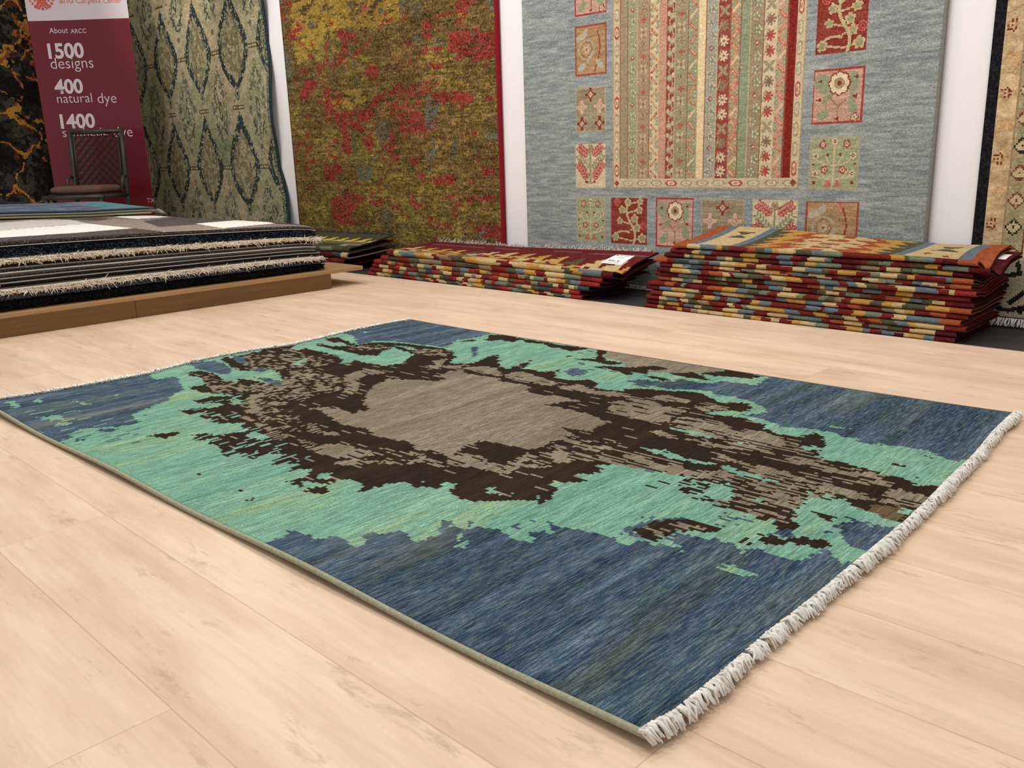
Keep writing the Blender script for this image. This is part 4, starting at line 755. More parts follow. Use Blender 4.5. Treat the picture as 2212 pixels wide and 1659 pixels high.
nF = 330; xs = np.linspace(-1.09, .54, nF); V, Q, T = strands(np.stack([xs, np.full(nF, RFACE-.018), np.full(nF, .032)], -1), np.stack([xs+rg.normal(0, .006, nF), np.full(nF, RFACE-.045), np.full(nF, .004)], -1), .006, rg); build('fringe', V, Q, yarn, r, T=T)

# --- black rug with fiery veins on the left wall
cv = Canvas(2.2, 2.6, .0085, (46, 44, 42)); X, Z = cv.X, cv.Y; R = np.random.default_rng(9)
wxn = X+(fbm(X*7, Z*7, 81)-.5)*.22; wzn = Z+(fbm(X*7+9, Z*7, 82)-.5)*.22
S = R.uniform(0, 1, (46, 2))*np.array([2.2, 2.6]); d = np.sort(np.stack([np.hypot(wxn-a_, (wzn-b2)*.72) for a_, b2 in S]), 0); ed = d[1]-d[0]
t = fbm(X*5, Z*5, 83); t2 = fbm(X*26, Z*26, 84, 3)
cv.c[:] = np.array([44, 42, 40])+(t2[..., None]-.5)*40; cv.c[(t > .55) & (t2 > .42)] = (72, 70, 64); cv.c[(t < .42)] = (30, 27, 27)
th = .010+.03*np.clip(t-.5, 0, 1)
cv.c[(ed < .02+th*1.5) & (t2 > .54)] = (96, 48, 34); cv.c[(ed < th*1.6) & (t2 > .5)] = (150, 84, 40); cv.c[(ed < th*.9) & (t2 > .36)] = (190, 142, 60)
hot = (fbm(X*3.2, Z*3.2, 85) > .65) & (t2 > .5); cv.c[hot] = (128, 64, 40); cv.c[hot & (t2 > .6)] = (178, 112, 56)
cv.c = jit(cv.c, R, 8)
gx, gz = np.meshgrid(np.arange(cv.nx+1)*cv.w/cv.nx, np.arange(cv.ny+1)*cv.h/cv.ny)
r = empty('wall_rug', (-8.985, 2.3, .012)); tag(r, 'black rug with fiery orange and yellow veins, hung at the far left', 'rug')
sheet('pile', np.stack([np.full(gx.shape, -8.985), 1.2+gx, .012+gz], -1), np.clip(cv.c, 5, 250), begm, r, None, .01, (30, 28, 28), None, (1, 0, 0))
# ------------------------------------------------------------------ folded kilims along the wall
KC = dict(r=(104, 34, 30), m=(78, 24, 27), c=(184, 162, 118), o=(78, 75, 55), b=(92, 108, 116), y=(176, 134, 66), g=(108, 116, 96), n=(150, 76, 46), t=(134, 111, 85), k=(54, 65, 70), s=(132, 43, 39), d=(68, 62, 47))
kilm = rug_mat('flat_woven_wool', (30, 120, 120), 1.0, .84, 1.15, 420, False, .6)
def kilim(name, x0, x1, yf, yb, zl, H, seq, seed, lift, top=None, ends=('r', 'r'), wob=.004, sht=.0062, nx=150, roll=1.0, endpx=.07):
    """a kilim folded once: lower run, rounded front fold, upper run. returns the thing (an Empty)"""
    R = np.random.default_rng(seed); r = (H-sht)/2*roll; cz = zl+H/2
    yl = np.linspace(yb, yf+r, 26); low = np.stack([yl, np.full(26, zl+sht/2)], -1)
    th = np.linspace(-math.pi/2, -3*math.pi/2, 12)[1:-1]; arc = np.stack([yf+r+r*1.0*np.cos(th), cz+(H-sht)/2*np.sin(th)], -1)
    upr = np.stack([yl[::-1]-.004, np.full(26, zl+H-sht/2)], -1)
    C = np.concatenate([low, arc, upr]); ns = len(C)
    tg = np.gradient(C, axis=0); tg /= np.linalg.norm(tg, axis=1)[:, None]; nm = np.stack([-tg[:, 1], tg[:, 0]], -1)   # outwards for this winding
    O = C-nm*sht/2*-1 if False else C+np.stack([tg[:, 1], -tg[:, 0]], -1)*-sht/2; I = C*2-O
    if (O[30]-C[30])[0] > 0: O, I = I, O
    fx = np.linspace(0, 1, nx+1); xs = x0+(x1-x0)*fx
    w1 = np.sin(xs*7+seed)*wob+np.sin(xs*17+seed*2)*wob*.5
    def place(Q2):
        x = np.broadcast_to(xs[:, None], (nx+1, ns)).copy(); y = np.broadcast_to(Q2[:, 0][None], (nx+1, ns)).copy(); z = np.broadcast_to(Q2[:, 1][None], (nx+1, ns)).copy()
        fr = np.clip(1-(y-yf)/.12, 0, 1)
        y = y+(w1[:, None])*fr; z = z+lift(x, y, z); sk = (y-yf)*.0
        return np.stack([x+sk, y, z], -1)
    PO, PI = place(O), place(I); n1 = (nx+1)*ns
    idx = np.arange(n1).reshape(nx+1, ns)
    q = np.stack([idx[:-1, :-1], idx[:-1, 1:], idx[1:, 1:], idx[1:, :-1]], -1).reshape(-1, 4)
    qi = q[:, ::-1]+n1
    def strip(a): return np.stack([a[:-1], a[:-1]+n1, a[1:]+n1, a[1:]], -1)
    qe = np.concatenate([strip(idx[0][::-1]), strip(idx[-1]), strip(idx[:, 0]), strip(idx[:, -1][::-1])])
    # pattern: runs of colour along the fold, with stepped edges
    L = x1-x0; bounds = []; cols = []; p = endpx
    for ch, ln in seq: cols.append(KC[ch]); bounds.append(ln)
    bounds = np.cumsum(np.array(bounds, float)); bounds = bounds/bounds[-1]*(L-2*endpx)+endpx
    cx = (fx[:-1]+fx[1:])/2*L; scol = np.concatenate([[0], np.cumsum(np.linalg.norm(np.diff(C, axis=0), axis=1))]); sc = (scol[:-1]+scol[1:])/2
    sb = np.floor(sc/.011).astype(int); jx = R.normal(0, .016, sb.max()+1)[sb]
    ci = np.searchsorted(bounds, cx[:, None]+jx[None]*np.where(np.abs(cx[:, None]-L/2) < L/2-endpx-.02, 1, 0)); ci = np.clip(ci, 0, len(cols)-1)
    CO = np.array(cols, float)[ci]
    CO[cx < endpx] = KC[ends[0]]; CO[cx > L-endpx] = KC[ends[1]]
    if top is not None:
        ys = (C[:-1, 0]+C[1:, 0])/2; m = np.arange(ns-1) >= 26+6
        XX, YY = np.meshgrid(cx, ys[m], indexing='ij'); CO[:, m] = top(XX, YY-yf, L, CO[:, m])
    CO = CO+R.normal(0, 5, CO.shape[:2])[..., None]
    ce = np.broadcast_to(np.array(KC[ends[1]], float)*.8, (len(qe), 3)); cin = np.broadcast_to(np.array(KC['m'], float), (len(qi), 3))
    e = empty(name, ((x0+x1)/2, (yf+yb)/2, zl))
    build('weave', np.concatenate([PO.reshape(-1, 3), PI.reshape(-1, 3)]), np.concatenate([q, qi, qe]), kilm, e, np.clip(np.concatenate([CO.reshape(-1, 3), cin, ce]), 4, 250))
    e['_z'] = 0; del e['_z']
    return e
def kil_fringe(e, x0, x1, yb, zf, col, seed, ln=(.03, .06), up=.4, n=240, w=.0045):
    R = np.random.default_rng(seed); xs = np.sort(R.uniform(x0, x1, n)); z = zf(xs, np.full(n, yb))
    base = np.stack([xs, np.full(n, yb-.004), z], -1); L = R.uniform(*ln, n); a = R.normal(0, .45, n)+.25
    tip = base+np.stack([np.sin(a)*L, np.clip(R.normal(.008, .006, n), -.01, .02), L*up*np.abs(R.normal(1, .4, n))], -1); tip[:, 1] = np.minimum(tip[:, 1], RFACE-.012)
    V, Q, T = strands(base, tip, w, R); return build('fringe', V, Q, plain('fringe_yarn', col, .9, .1, .2, 120), e, T=T)
def seq_rand(seed, pool, n, lo=.5, hi=1.6):
    R = np.random.default_rng(seed); out = []; last = ''
    while len(out) < n:
        ch = pool[R.integers(len(pool))]
        if ch == last: continue
        out.append((ch, R.uniform(lo, hi))); last = ch
    return out
YF = FEDGE+.008
# --- tall stack on the right
NR = 14; HR = .0186
ordin = ['topmost', 'second from the top', 'third from the top', 'fourth from the top', 'fifth from the top', 'sixth from the top', 'seventh from the top', 'seventh from the bottom', 'sixth from the bottom', 'fifth from the bottom', 'fourth from the bottom', 'third from the bottom', 'second from the bottom', 'lowest']
def liftR(k):
    def g(x, y, z):
        f = np.clip((z+.004)/(NR*(HR+.0028)+.003), 0, 1.05)
        e = np.clip((x+1.16)/.22, 0, 1)**1.5
        s = np.clip((y-YF)/.38, 0, 1)
        return f*(np.interp(x, [-2.2, -1.9, -1.4, -.9], [.045, .036, .016, .006])*s*s-e*.050*np.exp(-((y-YF-.13)/.075)**2)*f**1.3+e*.012*s)+f*.010*np.exp(-((x+1.9)/.35)**2)*s
    return g
def topR(x, y, L, base):
    c = np.zeros(x.shape+(3,)); c[:] = KC['n']; u = np.minimum(x, L-x); s = y/.36
    zz = np.abs(((y*26) % 2)-1)                      # zig-zag teeth
    st_ = np.floor(y/.012)*.012
    c[u < .62] = KC['n']; c[(u < .60+.02*np.sign(zz-.5))] = KC['c']; c[u < .52+.05*(st_*26 % 2-1)] = KC['n']; c[u < .44+.04*(st_*22 % 2-1)] = KC['y']; c[u < .36+.035*(st_*30 % 2-1)] = KC['o']
    c[u < .305] = KC['b']; c[u < .262] = KC['c']; c[u < .105] = KC['b']; c[u < .066] = KC['n']
    for q in (0, 1):                                  # two small birds and crosses on the cream bands
        bx = .19 if q == 0 else L-.18
        dx = np.abs(x-bx); h = y-.20
        c[(h > 0) & (h < .035) & (dx < .045-h)] = KC['o']; c[(h > .05) & (h < .10) & (dx < .012+(h-.05)*.7)] = KC['o']; c[(h > .075) & (h < .092) & (dx < .013)] = KC['n']
        for o_ in (-.03, .035):
            a_ = np.abs(x-bx-o_); b_ = np.abs(y-.115); c[((a_ < .016) & (b_ < .006)) | ((a_ < .006) & (b_ < .018))] = KC['s'] if q else KC['c']
    mid = (u > .60) & (np.abs(np.sin(x*30)*.05+.17-y) < .016); c[mid] = KC['b']; c[(u > .5) & (np.abs(np.sin(x*16+1)*.06+.20-y) < .014)] = KC['c']
    c[(u > .56) & (y > .28) & (np.floor(x*18) % 2 == 0)] = KC['c']
    fr = np.clip((y-.012)/.01, 0, 1)[..., None]
    return base*(1-fr)+c*fr
rx0 = [-2.33, -2.325, -2.322, -2.30, -2.325, -2.315, -2.27, -2.283, -2.265, -2.255, -2.285, -2.235, -2.205, -2.18]
rx1 = [-.985, -.985, -.955, -.975, -.955, -.945, -.94, -.955, -.935, -.955, -.95, -.955, -.90, -.94]
rseq = ['ycyctcycycoyrcrycg', 'gcyrbcorcbrccbg', 'cbrcotrccgcybr', 'ccgrybrbccybcrcb', 'bycrbcygrcbbybc', 'rncgcrnybocrcgrc', 'cbcromcgrbcrmocr', 'cgbrogcoymbgcrncb', 'ycgbrncrgorcyrb', 'cbkrncrgcyrnboc', 'ckbcrbcyrcrrcbcr', 'ccbyrgcoyrcbroycg', 'rcbrcryocbrmcbcc', 'cbgyocrnobycobgc']
rend = [('r', 'm'), ('m', 'm'), ('r', 'r'), ('r', 'n'), ('m', 'r'), ('r', 'n'), ('n', 'm'), ('r', 'r'), ('m', 's'), ('r', 'n'), ('n', 'n'), ('m', 'm'), ('r', 'm'), ('n', 'n')]
rlook = ['yellow and cream zigzag fold', 'cream, olive and yellow fold', 'cream and rust red fold', 'blue and cream patched fold', 'cream fold dotted blue and yellow', 'rust red and olive patched fold', 'dark maroon and cream fold', 'olive green and cream fold', 'yellow and rust patched fold', 'blue, cream and red fold', 'cream and dark red fold', 'blue and yellow patched fold', 'dark red and cream fold', 'orange bands on cream']
for k in range(NR):
    sq = [(ch, np.random.default_rng(700+k*40+i).uniform(.35, 1.6)) for i, ch in enumerate(rseq[k]+rseq[(k*5+3) % NR][3:12])]
    rc_ = np.random.default_rng(60+k); sq = [((rc_.choice(list('rrmog')) if ch == 'c' and rc_.random() < .42 else ch), ln) for ch, ln in sq]
    z = .0005+k*(HR+.0028)-.004+(.002 if k == NR-1 else 0)
    yfk = YF+[0, .008, .003, .0, .010, .004, .016, .014, .0, .006, .0, .010, .006, .0][k]+.001*k
    e = kilim('folded_kilim', rx0[k], rx1[k], yfk, RFACE-.052, z, HR, sq, 300+k, liftR(k), topR if k == NR-1 else None, rend[k], .003)
    o_ = ordin[NR-1-k]
    tag(e, ('folded kilim topping the tall right stack, with orange, cream and blue bands' if k == NR-1 else 'folded kilim, %s in tall right stack, %s' % (o_, rlook[k])), 'kilim', 'folded kilims in the tall right stack')
# --- lower stack in the middle
NM = 6; HM = [.024, .024, .024, .025, .028, .036]
mx0 = [-4.43, -4.405, -4.39, -4.375, -4.30, -4.235]; mx1 = [-2.70, -2.715, -2.66, -2.60, -2.585, -2.52]
def liftM(k):
    def g(x, y, z):
        f = np.clip((z+.004)/.168, 0, 1.05)
        e = np.clip((x+3.5)/.9, 0, 1); s = np.clip((y-YF-.08)/.3, 0, 1)
        d = np.exp(-((y-YF-.10)/.05)**2)
        return f*(.018*s*s+.02*e*s-d*.016*(.35+e))-f*.016*e*np.clip(1-s*1.6, 0, 1)
    return g
def topM(x, y, L, base):
    c = np.zeros(x.shape+(3,)); c[:] = (98, 30, 28); R = np.random.default_rng(77)
    yy = y+.012*np.sin(x*5)
    c[np.abs(yy-.30) < .005] = (98, 92, 108)
    fr = np.clip((y-.02)/.012, 0, 1)[..., None]
    c[yy < .115] = KC['y']; c[(yy < .12) & (np.floor(x*7) % 3 == 1)] = KC['c']; c[(yy < .09) & (np.floor(x*9) % 4 == 2)] = KC['b']
    p = .128; i = np.floor(x/p).astype(int); f = (x/p-i); teeth = np.array([KC['c'], KC['y'], KC['y'], (176, 140, 74), KC['o'], KC['c']])[i % 6]
    h = np.floor((yy-.115)/.008)*.008
    q = (h >= 0) & (h < .095) & (f > .08+h*7.5) & (f < .93) & ~((h > .024) & (h < .048) & (f < .50+h*3))
    c[q] = teeth[q]
    q3 = (h < 0) & (h > -.03) & (f > .3) & (f < .7+h*8); c[q3] = (98, 30, 28)
    q2 = (yy > .04) & (yy < .1) & (np.abs(((x*6) % 1)-.5)+np.abs(yy-.07)*8 < .35); c[q2] = (110, 30, 30)
    return base*(1-fr)+c*fr
mseq = ['rcgyokrsgoyrcokg', 'rcyrgsbgosgcokrsc', 'crscosrgksocrocg', 'rygsnrtocgrcyobs', 'drotgrodtrobyrcgr', 'cbycrtoyccrcycoyb']
mlook = ['small red and blue patches', 'red and yellow checks', 'cream and red blocks', 'rust and olive fold', 'olive brown fold', '']
z = -.0035
mz = []
for k in range(NM):
    sq = [(ch, np.random.default_rng(900+k*40+i).uniform(.5, 1.5)) for i, ch in enumerate(mseq[k]*(2 if k < 4 else 1))]
    e = kilim('folded_kilim', mx0[k], mx1[k], YF+.003*k, RFACE-.05, z, HM[k], sq, 400+k, liftM(k), topM if k == NM-1 else None, [('s', 's'), ('r', 's'), ('r', 'k'), ('s', 's'), ('s', 's'), ('r', 'm')][k], .006 if k > 3 else .003, .0068 if k > 3 else .0062)
    mz.append(z); z += HM[k]+.0012
    on_ = ['lowest', 'second from the bottom', 'third from the bottom', 'third from the top', 'second from the top', 'topmost'][k]
    tag(e, 'wine red folded kilim with yellow teeth, topmost of the low middle stack' if k == NM-1 else 'folded kilim, %s in low middle stack, %s' % (on_, mlook[k]), 'kilim', 'folded kilims in the low middle stack')
    if k == NM-1:
        zt = mz[k]+HM[k]; kil_fringe(e, mx0[k]+.02, mx1[k]-.02, RFACE-.05, lambda x, y: zt-.004+liftM(0)(x, y, zt), (196, 188, 178), 41, (.03, .055), .42, 420, .0045)
    if k in (3,):
        kil_fringe(e, mx1[k]-.09, mx1[k]+.01, RFACE-.05, lambda x, y, q=k: mz[q]+.01+liftM(0)(x, y, mz[q]+.01), (74, 78, 84), 45+k, (.03, .07), -.2, 40, .005)
# --- short stack behind the end of the display platform
sx1 = [-4.70, -4.69, -4.665, -4.655]; HS = [.04, .04, .036, .03]; z = -.0035
def liftS(k):
    def g(x, y, z):
        f = np.clip((z+.004)/.15, 0, 1.05)
        e = np.clip((x+5.6)/.95, 0, 1); s = np.clip((y-YF-.02)/.36, 0, 1); return f*(.045*s**1.4+.010*e*s+.004*np.sin(x*9)*(1-s))
    return g
def topS(x, y, L, base):
    c = np.zeros(x.shape+(3,)); c[:] = (72, 70, 46); p = .125; f = (x/p) % 1; h = y-.16
    q = (h > 0) & (h < .09) & (f > h*7-.05) & (f < .9-h*2.0) & ~((h > .035) & (h < .055) & (f < .4)); c[q] = (196, 176, 84)
    c[(y > .11) & (y < .14)] = (112, 112, 88); c[(y > .115) & (y < .135) & (np.floor(x*6) % 3 == 0)] = (166, 82, 56); c[(y > .05) & (y < .10) & (f < .6) & (np.floor(x/p) % 3 == 1)] = (186, 168, 92); c[(y > .07) & (y < .1) & (np.floor(x*5) % 4 == 2)] = (120, 134, 130)
    fr = np.clip((y-.01)/.01, 0, 1)[..., None]; return base*(1-fr)+c*fr
for k in range(4):
    sq = seq_rand(500+k, 'mrmk' if k < 3 else 'doog', 18)
    e = kilim('folded_kilim', -6.9+.02*k, sx1[k], YF+.012*k, RFACE-.05, z, HS[k], sq, 520+k, liftS(k), topS if k == 3 else None, [('m', 'm'), ('r', 'm'), ('c', 'c'), ('d', 'd')][k], .006)
    z += HS[k]+.0015
    tag(e, ['folded wine red kilim lying lowest behind the platform end', 'folded dark red kilim, second from the bottom behind the platform end', 'folded red kilim with a cream edge, beneath the olive green kilim', 'folded olive green kilim with yellow birds, topmost behind the platform end'][k], 'kilim', 'folded kilims behind the platform')
    if k == 3: zt2 = z-.0015; kil_fringe(e, -6.8, sx1[k]-.03, RFACE-.05, lambda x, y: zt2-.004+liftS(3)(x, y, zt2), (62, 68, 76), 61, (.02, .04), .45, 420, .006)
    if k == 2: zt3 = z-.0015; kil_fringe(e, sx1[k]-.06, sx1[k], RFACE-.05, lambda x, y: zt3-.012+liftS(2)(x, y, zt3), (190, 172, 160), 62, (.015, .03), -.05, 30, .004)
# --- paper price tags
paper = plain('white_paper', (240, 240, 244), .6, .2, .02, 30); ink = plain('grey_ink', (96, 98, 110), .8, .1, .1, 60)
def pricetag(pts, label, marks, ztop):
    """pts: four corners (x,y) on the kilim, ztop(x,y) its height"""
    n = 8; A, B_, C_, D_ = [np.array(p, float) for p in pts]
    g = np.array([[(A*(1-i/n)+B_*i/n)*(1-j/n)+(D_*(1-i/n)+C_*i/n)*j/n for i in range(n+1)] for j in range(n+1)])
    P = np.concatenate([g, ztop(g[..., 0], g[..., 1])[..., None]], -1)
    e = empty('price_tag', P[n//2, n//2]); tag(e, label, 'tag')
    sheet('paper', P, np.full((n, n, 3), 240.), paper, e, None, .0008, (235, 235, 235), None, (0, 0, 1))
    for i0, i1, j0, j1 in marks:
        f = lambda a, b2: (A*(1-a)+B_*a)*(1-b2)+(D_*(1-a)+C_*a)*b2
        q = [f(i0, j0), f(i1, j0), f(i1, j1), f(i0, j1)]; V = [(*p, float(ztop(np.array(p[0]), np.array(p[1])))+.0006) for p in q]
        build('print', V, [(0, 1, 2, 3)], ink, e)
ztopM = lambda x, y: mz[-1]+HM[-1]+.0012+liftM(0)(x, y, mz[-1]+HM[-1])
pricetag([(-2.72, YF+.17), (-2.585, YF+.165), (-2.60, YF+.30), (-2.72, YF+.31)], 'white paper price tag on the wine red topmost kilim of the middle stack', [(.10, .2, .82, .9), (.3, .8, .84, .86), (.35, .7, .62, .64), (.2, .28, .2, .32), (.33, .41, .2, .32), (.46, .5, .2, .32), (.62, .7, .2, .32), (.1, .9, .08, .1)], ztopM)

zsec = .0005+(NR-2)*(HR+.0028)-.004+HR+.0003
pricetag([(-.985, YF+.235), (-.915, YF+.235), (-.915, YF+.31), (-.985, YF+.31)], 'white paper tag under the corner of the orange banded top kilim, tall right stack', [(.2, .8, .7, .72)], lambda x, y: zsec+.0011+liftR(0)(x, y, zsec))
# ------------------------------------------------------------------ display platform with the pile of carpets
wood = plain('brown_oak_laminate', (104, 76, 44), .5, .35, .16, 1.0, (3, 2.2, 90))
woodl = plain('oak_board_edge', (160, 126, 86), .5, .3, .10, 1.0, (30, 2.2, 60))
PX1 = -4.115
e = empty('display_platform', (-5.6, 1.3, 0)); tag(e, 'low brown wooden platform carrying the pile of shag carpets', 'platform')
m = MB(); m.box((-7.05, -.35, .082), (PX1, 2.985, .104), bev=.003); m.obj('top_board', woodl, e)
m = MB(); m.box((-6.95, 2.745, 0), (PX1-.02, 2.763, .082)); m.obj('side_panel', wood, e)
m = MB(); m.box((PX1-.018, -.33, 0), (PX1-.0005, 1.66, .0815), bev=.001); m.obj('front_panel', wood, e)
m = MB(); m.box((PX1-.018, 1.662, 0), (PX1-.0015, 2.763, .0815), bev=.001); m.obj('front_panel', wood, e)
PZ = .1045
def zl(y, L, x=-5.0):
    y = np.asarray(y, float); dr = .013*np.exp(-np.clip(-4.165-np.asarray(x, float), 0, 3)/.05)+.014*np.exp(-np.clip(2.70-y, 0, 3)/.06)
    return PZ+L*.945*(1-.155*np.clip((y-1.1)/1.62, 0, 1)**1.4)-dr*L/.33
fuzz = colmat('shag_yarn', .85, .2, 200, 0, .2); pilem = colmat('carpet_pile', .95, .35, 260, .6, .1)
backm = plain('woven_backing', (176, 172, 168), .9, .1, .15, 200)
white_line = plain('white_backing', (238, 236, 236), .9, .1, .1, 200); beige_line = plain('jute_backing', (168, 146, 112), .9, .1, .15, 200); dark_line = plain('dark_backing', (88, 80, 72), .9, .1, .15, 200)
def mixcol(R, n, cols): return np.array(cols, float)[R.integers(0, len(cols), n)]+R.normal(0, 8, (n, 1))
def carpet(label, L0, L1, xf, yr, cols, shag, seed, n, top=None, back=True):
    R = np.random.default_rng(seed); x0, x1, y0, y1 = -6.92, xf, -.2, yr
    e = empty('carpet', ((x0+x1)/2, (y0+y1)/2, PZ+L0)); tag(e, label, 'carpet', 'carpets piled on the low platform')
    bt = (.0046 if back is white_line else .0034) if back else 0
    nx, ny = (90, 300) if top is not None else (40, 120)
    nu_ = lambda a, b, n, p: a+(b-a)*(1-(1-np.linspace(0, 1, n))**p)
    gx, gy = np.meshgrid(nu_(x0, x1, nx+1, 2.0), nu_(y0, y1, ny+1, 1.5))
    wob = .004*np.sin(gy*9+seed)*np.clip((gx-x1+.2)/.2, 0, 1)
    z = zl(gy, L1, gx)-.0008
    P = np.stack([gx+wob, gy, z], -1)
    cx = (P[:-1, :-1]+P[1:, 1:])/2
    col = top(cx) if top is not None else np.broadcast_to(np.array(cols[0], float), (ny, nx, 3))
    h = (L1-L0)*.60-bt-.0012
    sheet('pile', P, col, pilem, e, None, max(h, .003), np.array(cols[0])*.8, None, (0, 0, 1), 1)
    if back:
        gx2, gy2 = np.meshgrid(nu_(x0, x1+.012, 41, 2.0), nu_(y0, y1+.010, 121, 1.5)); Pb = np.stack([gx2+.004*np.sin(gy2*9+seed)*np.clip((gx2-x1+.2)/.2, 0, 1), gy2, zl(gy2, L0, gx2)+bt+.0006], -1)
        sheet('backing', Pb, np.full((120, 40, 3), 150.), backm if isinstance(back, bool) else back, e, None, bt*.8, (150, 150, 150), None, (0, 0, 1), 1)
    # yarns along the front and right edges
    nf = n; ys = R.uniform(.75, y1+.005, nf); zz = zl(ys, L0+(L1-L0)*R.uniform(.18, 1.0, nf), x1)
    b0 = np.stack([np.full(nf, x1-.008)+.004*np.sin(ys*9+seed), ys, zz], -1); ln = shag*R.uniform(.5, 1.15, nf)
    t0 = b0+np.stack([.008+ln*R.uniform(.5, 1, nf), R.normal(0, .5, nf)*ln, R.normal(-.25, .35, nf)*ln], -1)
    nr = max(40, int(n*.22)); xs = R.uniform(x1-.5, x1, nr); yy = np.full(nr, y1); zr = zl(yy, L0+(L1-L0)*R.uniform(.2, 1, nr), xs)
    b1 = np.stack([xs, yy-.008, zr], -1); l1 = shag*R.uniform(.5, 1.1, nr); t1 = b1+np.stack([R.normal(.2, .4, nr)*l1, .008+l1*R.uniform(.5, 1, nr), R.normal(-.3, .35, nr)*l1], -1)
    B, Tt = np.concatenate([b0, b1]), np.concatenate([t0, t1]); lo_ = zl(B[:, 1], L0, B[:, 0])+.0055+(.003 if back else 0); hi_ = zl(B[:, 1], L1, B[:, 0])-.0045; hi_ = np.maximum(hi_, lo_+.001)
    raw = Tt[:, 2].copy()
    for A_ in (B, Tt): A_[:, 2] = np.clip(A_[:, 2], lo_, hi_)
    bend = R.normal(0, 1, (nf+nr, 3))*np.array([1, 1, .2])*shag*.15
    if shag > .03:           # long yarns whose tips stand clear of the pile stray up and down
        fr_ = np.clip((Tt[:, 0]-(x1+.027))/.008, 0, 1)*(np.arange(nf+nr) < nf); bend[:, 2] = 0
        sz = R.normal(-.002, .010, nf+nr)*fr_; Tt[:, 2] += sz; bend[:, 2] -= sz*.5
    V, Q, T = strands(B, Tt, .0045 if shag > .015 else .003, R, bend=bend)
    cc = mixcol(R, nf+nr, cols)
    build('tufts', V, Q, fuzz, e, np.clip(np.concatenate([np.repeat(cc, 6, 0), cc]), 4, 250), None, True, False, T)
    return e
c10 = crop(0, 380, 2.9105)
def top_patch(C):
    p = proj(C+np.array([0, 0, 0])); x, y = p[..., 0], p[..., 1]; R = np.random.default_rng(3)
    c = np.zeros(x.shape+(3,)); c[:] = (132, 120, 114)
    for pts, col in [(c10((-300, 320), (200, 278), (440, 275), (560, 300), (300, 316), (0, 345), (-300, 370)), (206, 198, 190)), (c10((-300, 375), (0, 345), (270, 320), (560, 300), (830, 328), (500, 356), (0, 388), (-300, 420)), (238, 234, 228)),
                     (c10((-300, 425), (0, 390), (500, 357), (850, 330), (1020, 350), (900, 420), (0, 500), (-300, 500)), (84, 76, 74)), (c10((200, 262), (560, 252), (700, 268), (640, 282), (440, 275)), (86, 80, 76)), (c10((720, 258), (880, 236), (1060, 228), (1220, 235), (1000, 262), (860, 270)), (240, 236, 230)),
                     (c10((560, 292), (700, 270), (860, 275), (1020, 290), (1400, 322), (1020, 347), (830, 326)), (148, 134, 124)), (c10((900, 286), (1060, 262), (1220, 238), (1400, 238), (1560, 272), (1300, 290), (1220, 306), (1000, 322)), (88, 81, 78)), (c10((1230, 300), (1550, 274), (1740, 283), (1740, 297), (1400, 328)), (238, 234, 226)),
                     (c10((1020, 350), (1400, 327), (1430, 332), (1400, 380), (1000, 400)), (178, 160, 140)), (c10((700, 250), (1100, 200), (1500, 205), (1760, 245), (1620, 272), (1500, 255), (1220, 232)), (152, 142, 134)), (c10((1600, 270), (1760, 246), (2100, 285), (2100, 320), (1740, 302)), (74, 68, 66))]:
        c[inpoly(x, y, pts)] = col
    return np.clip(c+R.normal(0, 9, c.shape[:2])[..., None]*np.where(c[..., :1] > 200, .3, 1), 5, 250)
stack = [('black shag carpet lying lowest on the wooden platform', 0, .048, -4.165, 2.745, [(20, 20, 22), (34, 34, 38), (14, 14, 16)], .018, 2600),
         ('blue grey shag carpet, second from the bottom of the pile, under a cream one', .048, .076, -4.155, 2.755, [(112, 120, 132), (84, 90, 100), (54, 57, 66)], .012, 2600),
         ('cream shag carpet low in the pile, above the blue grey one', .076, .108, -4.165, 2.72, [(250, 238, 222), (226, 208, 188), (252, 244, 232)], .044, 3800),
         ('charcoal carpet in the pile, directly above the lower cream shag one', .108, .130, -4.18, 2.725, [(70, 67, 68), (98, 94, 95), (48, 46, 47)], .007, 900),
         ('charcoal carpet in the pile, second above the lower cream shag one', .130, .152, -4.18, 2.73, [(76, 73, 75), (106, 102, 104), (54, 52, 54)], .007, 900),
         ('grey carpet in the middle of the pile, with a pale edge line beneath', .152, .176, -4.18, 2.70, [(132, 129, 131), (164, 160, 162), (104, 101, 104)], .006, 900),
         ('mid grey carpet in the pile, second below the upper cream shag one', .176, .200, -4.18, 2.705, [(116, 113, 116), (146, 143, 146), (88, 86, 89)], .006, 900),
         ('dark grey carpet in the pile, directly below the upper cream shag one', .200, .222, -4.175, 2.715, [(78, 75, 77), (108, 104, 106), (60, 58, 60)], .006, 900),
         ('cream shag carpet high in the pile, below the navy one',   .222, .252, -4.165, 2.71, [(248, 234, 214), (222, 206, 182), (252, 242, 226)], .044, 3800),
         ('dark navy shag carpet, second from the top of the pile', .252, .304, -4.165, 2.705, [(30, 40, 52), (20, 25, 32), (76, 96, 114), (34, 42, 52)], .019, 3000)]  # palest navy yarns are highlights painted into the tuft colour
blist = [False, False, dark_line, dark_line, backm, backm, white_line, backm, beige_line, False]
for k, (lab, a_, b_, xf, yr, cols, sh, n) in enumerate(stack): carpet(lab, a_, b_, xf, yr, cols, sh, 100+k, n, None, blist[k])
carpet('grey and white patchwork carpet, topmost of the pile on the platform', .304, .330, -4.16, 2.70, [(82, 74, 72), (110, 100, 96), (60, 54, 52), (150, 138, 128)], .010, 120, 2600, top_patch, backm)
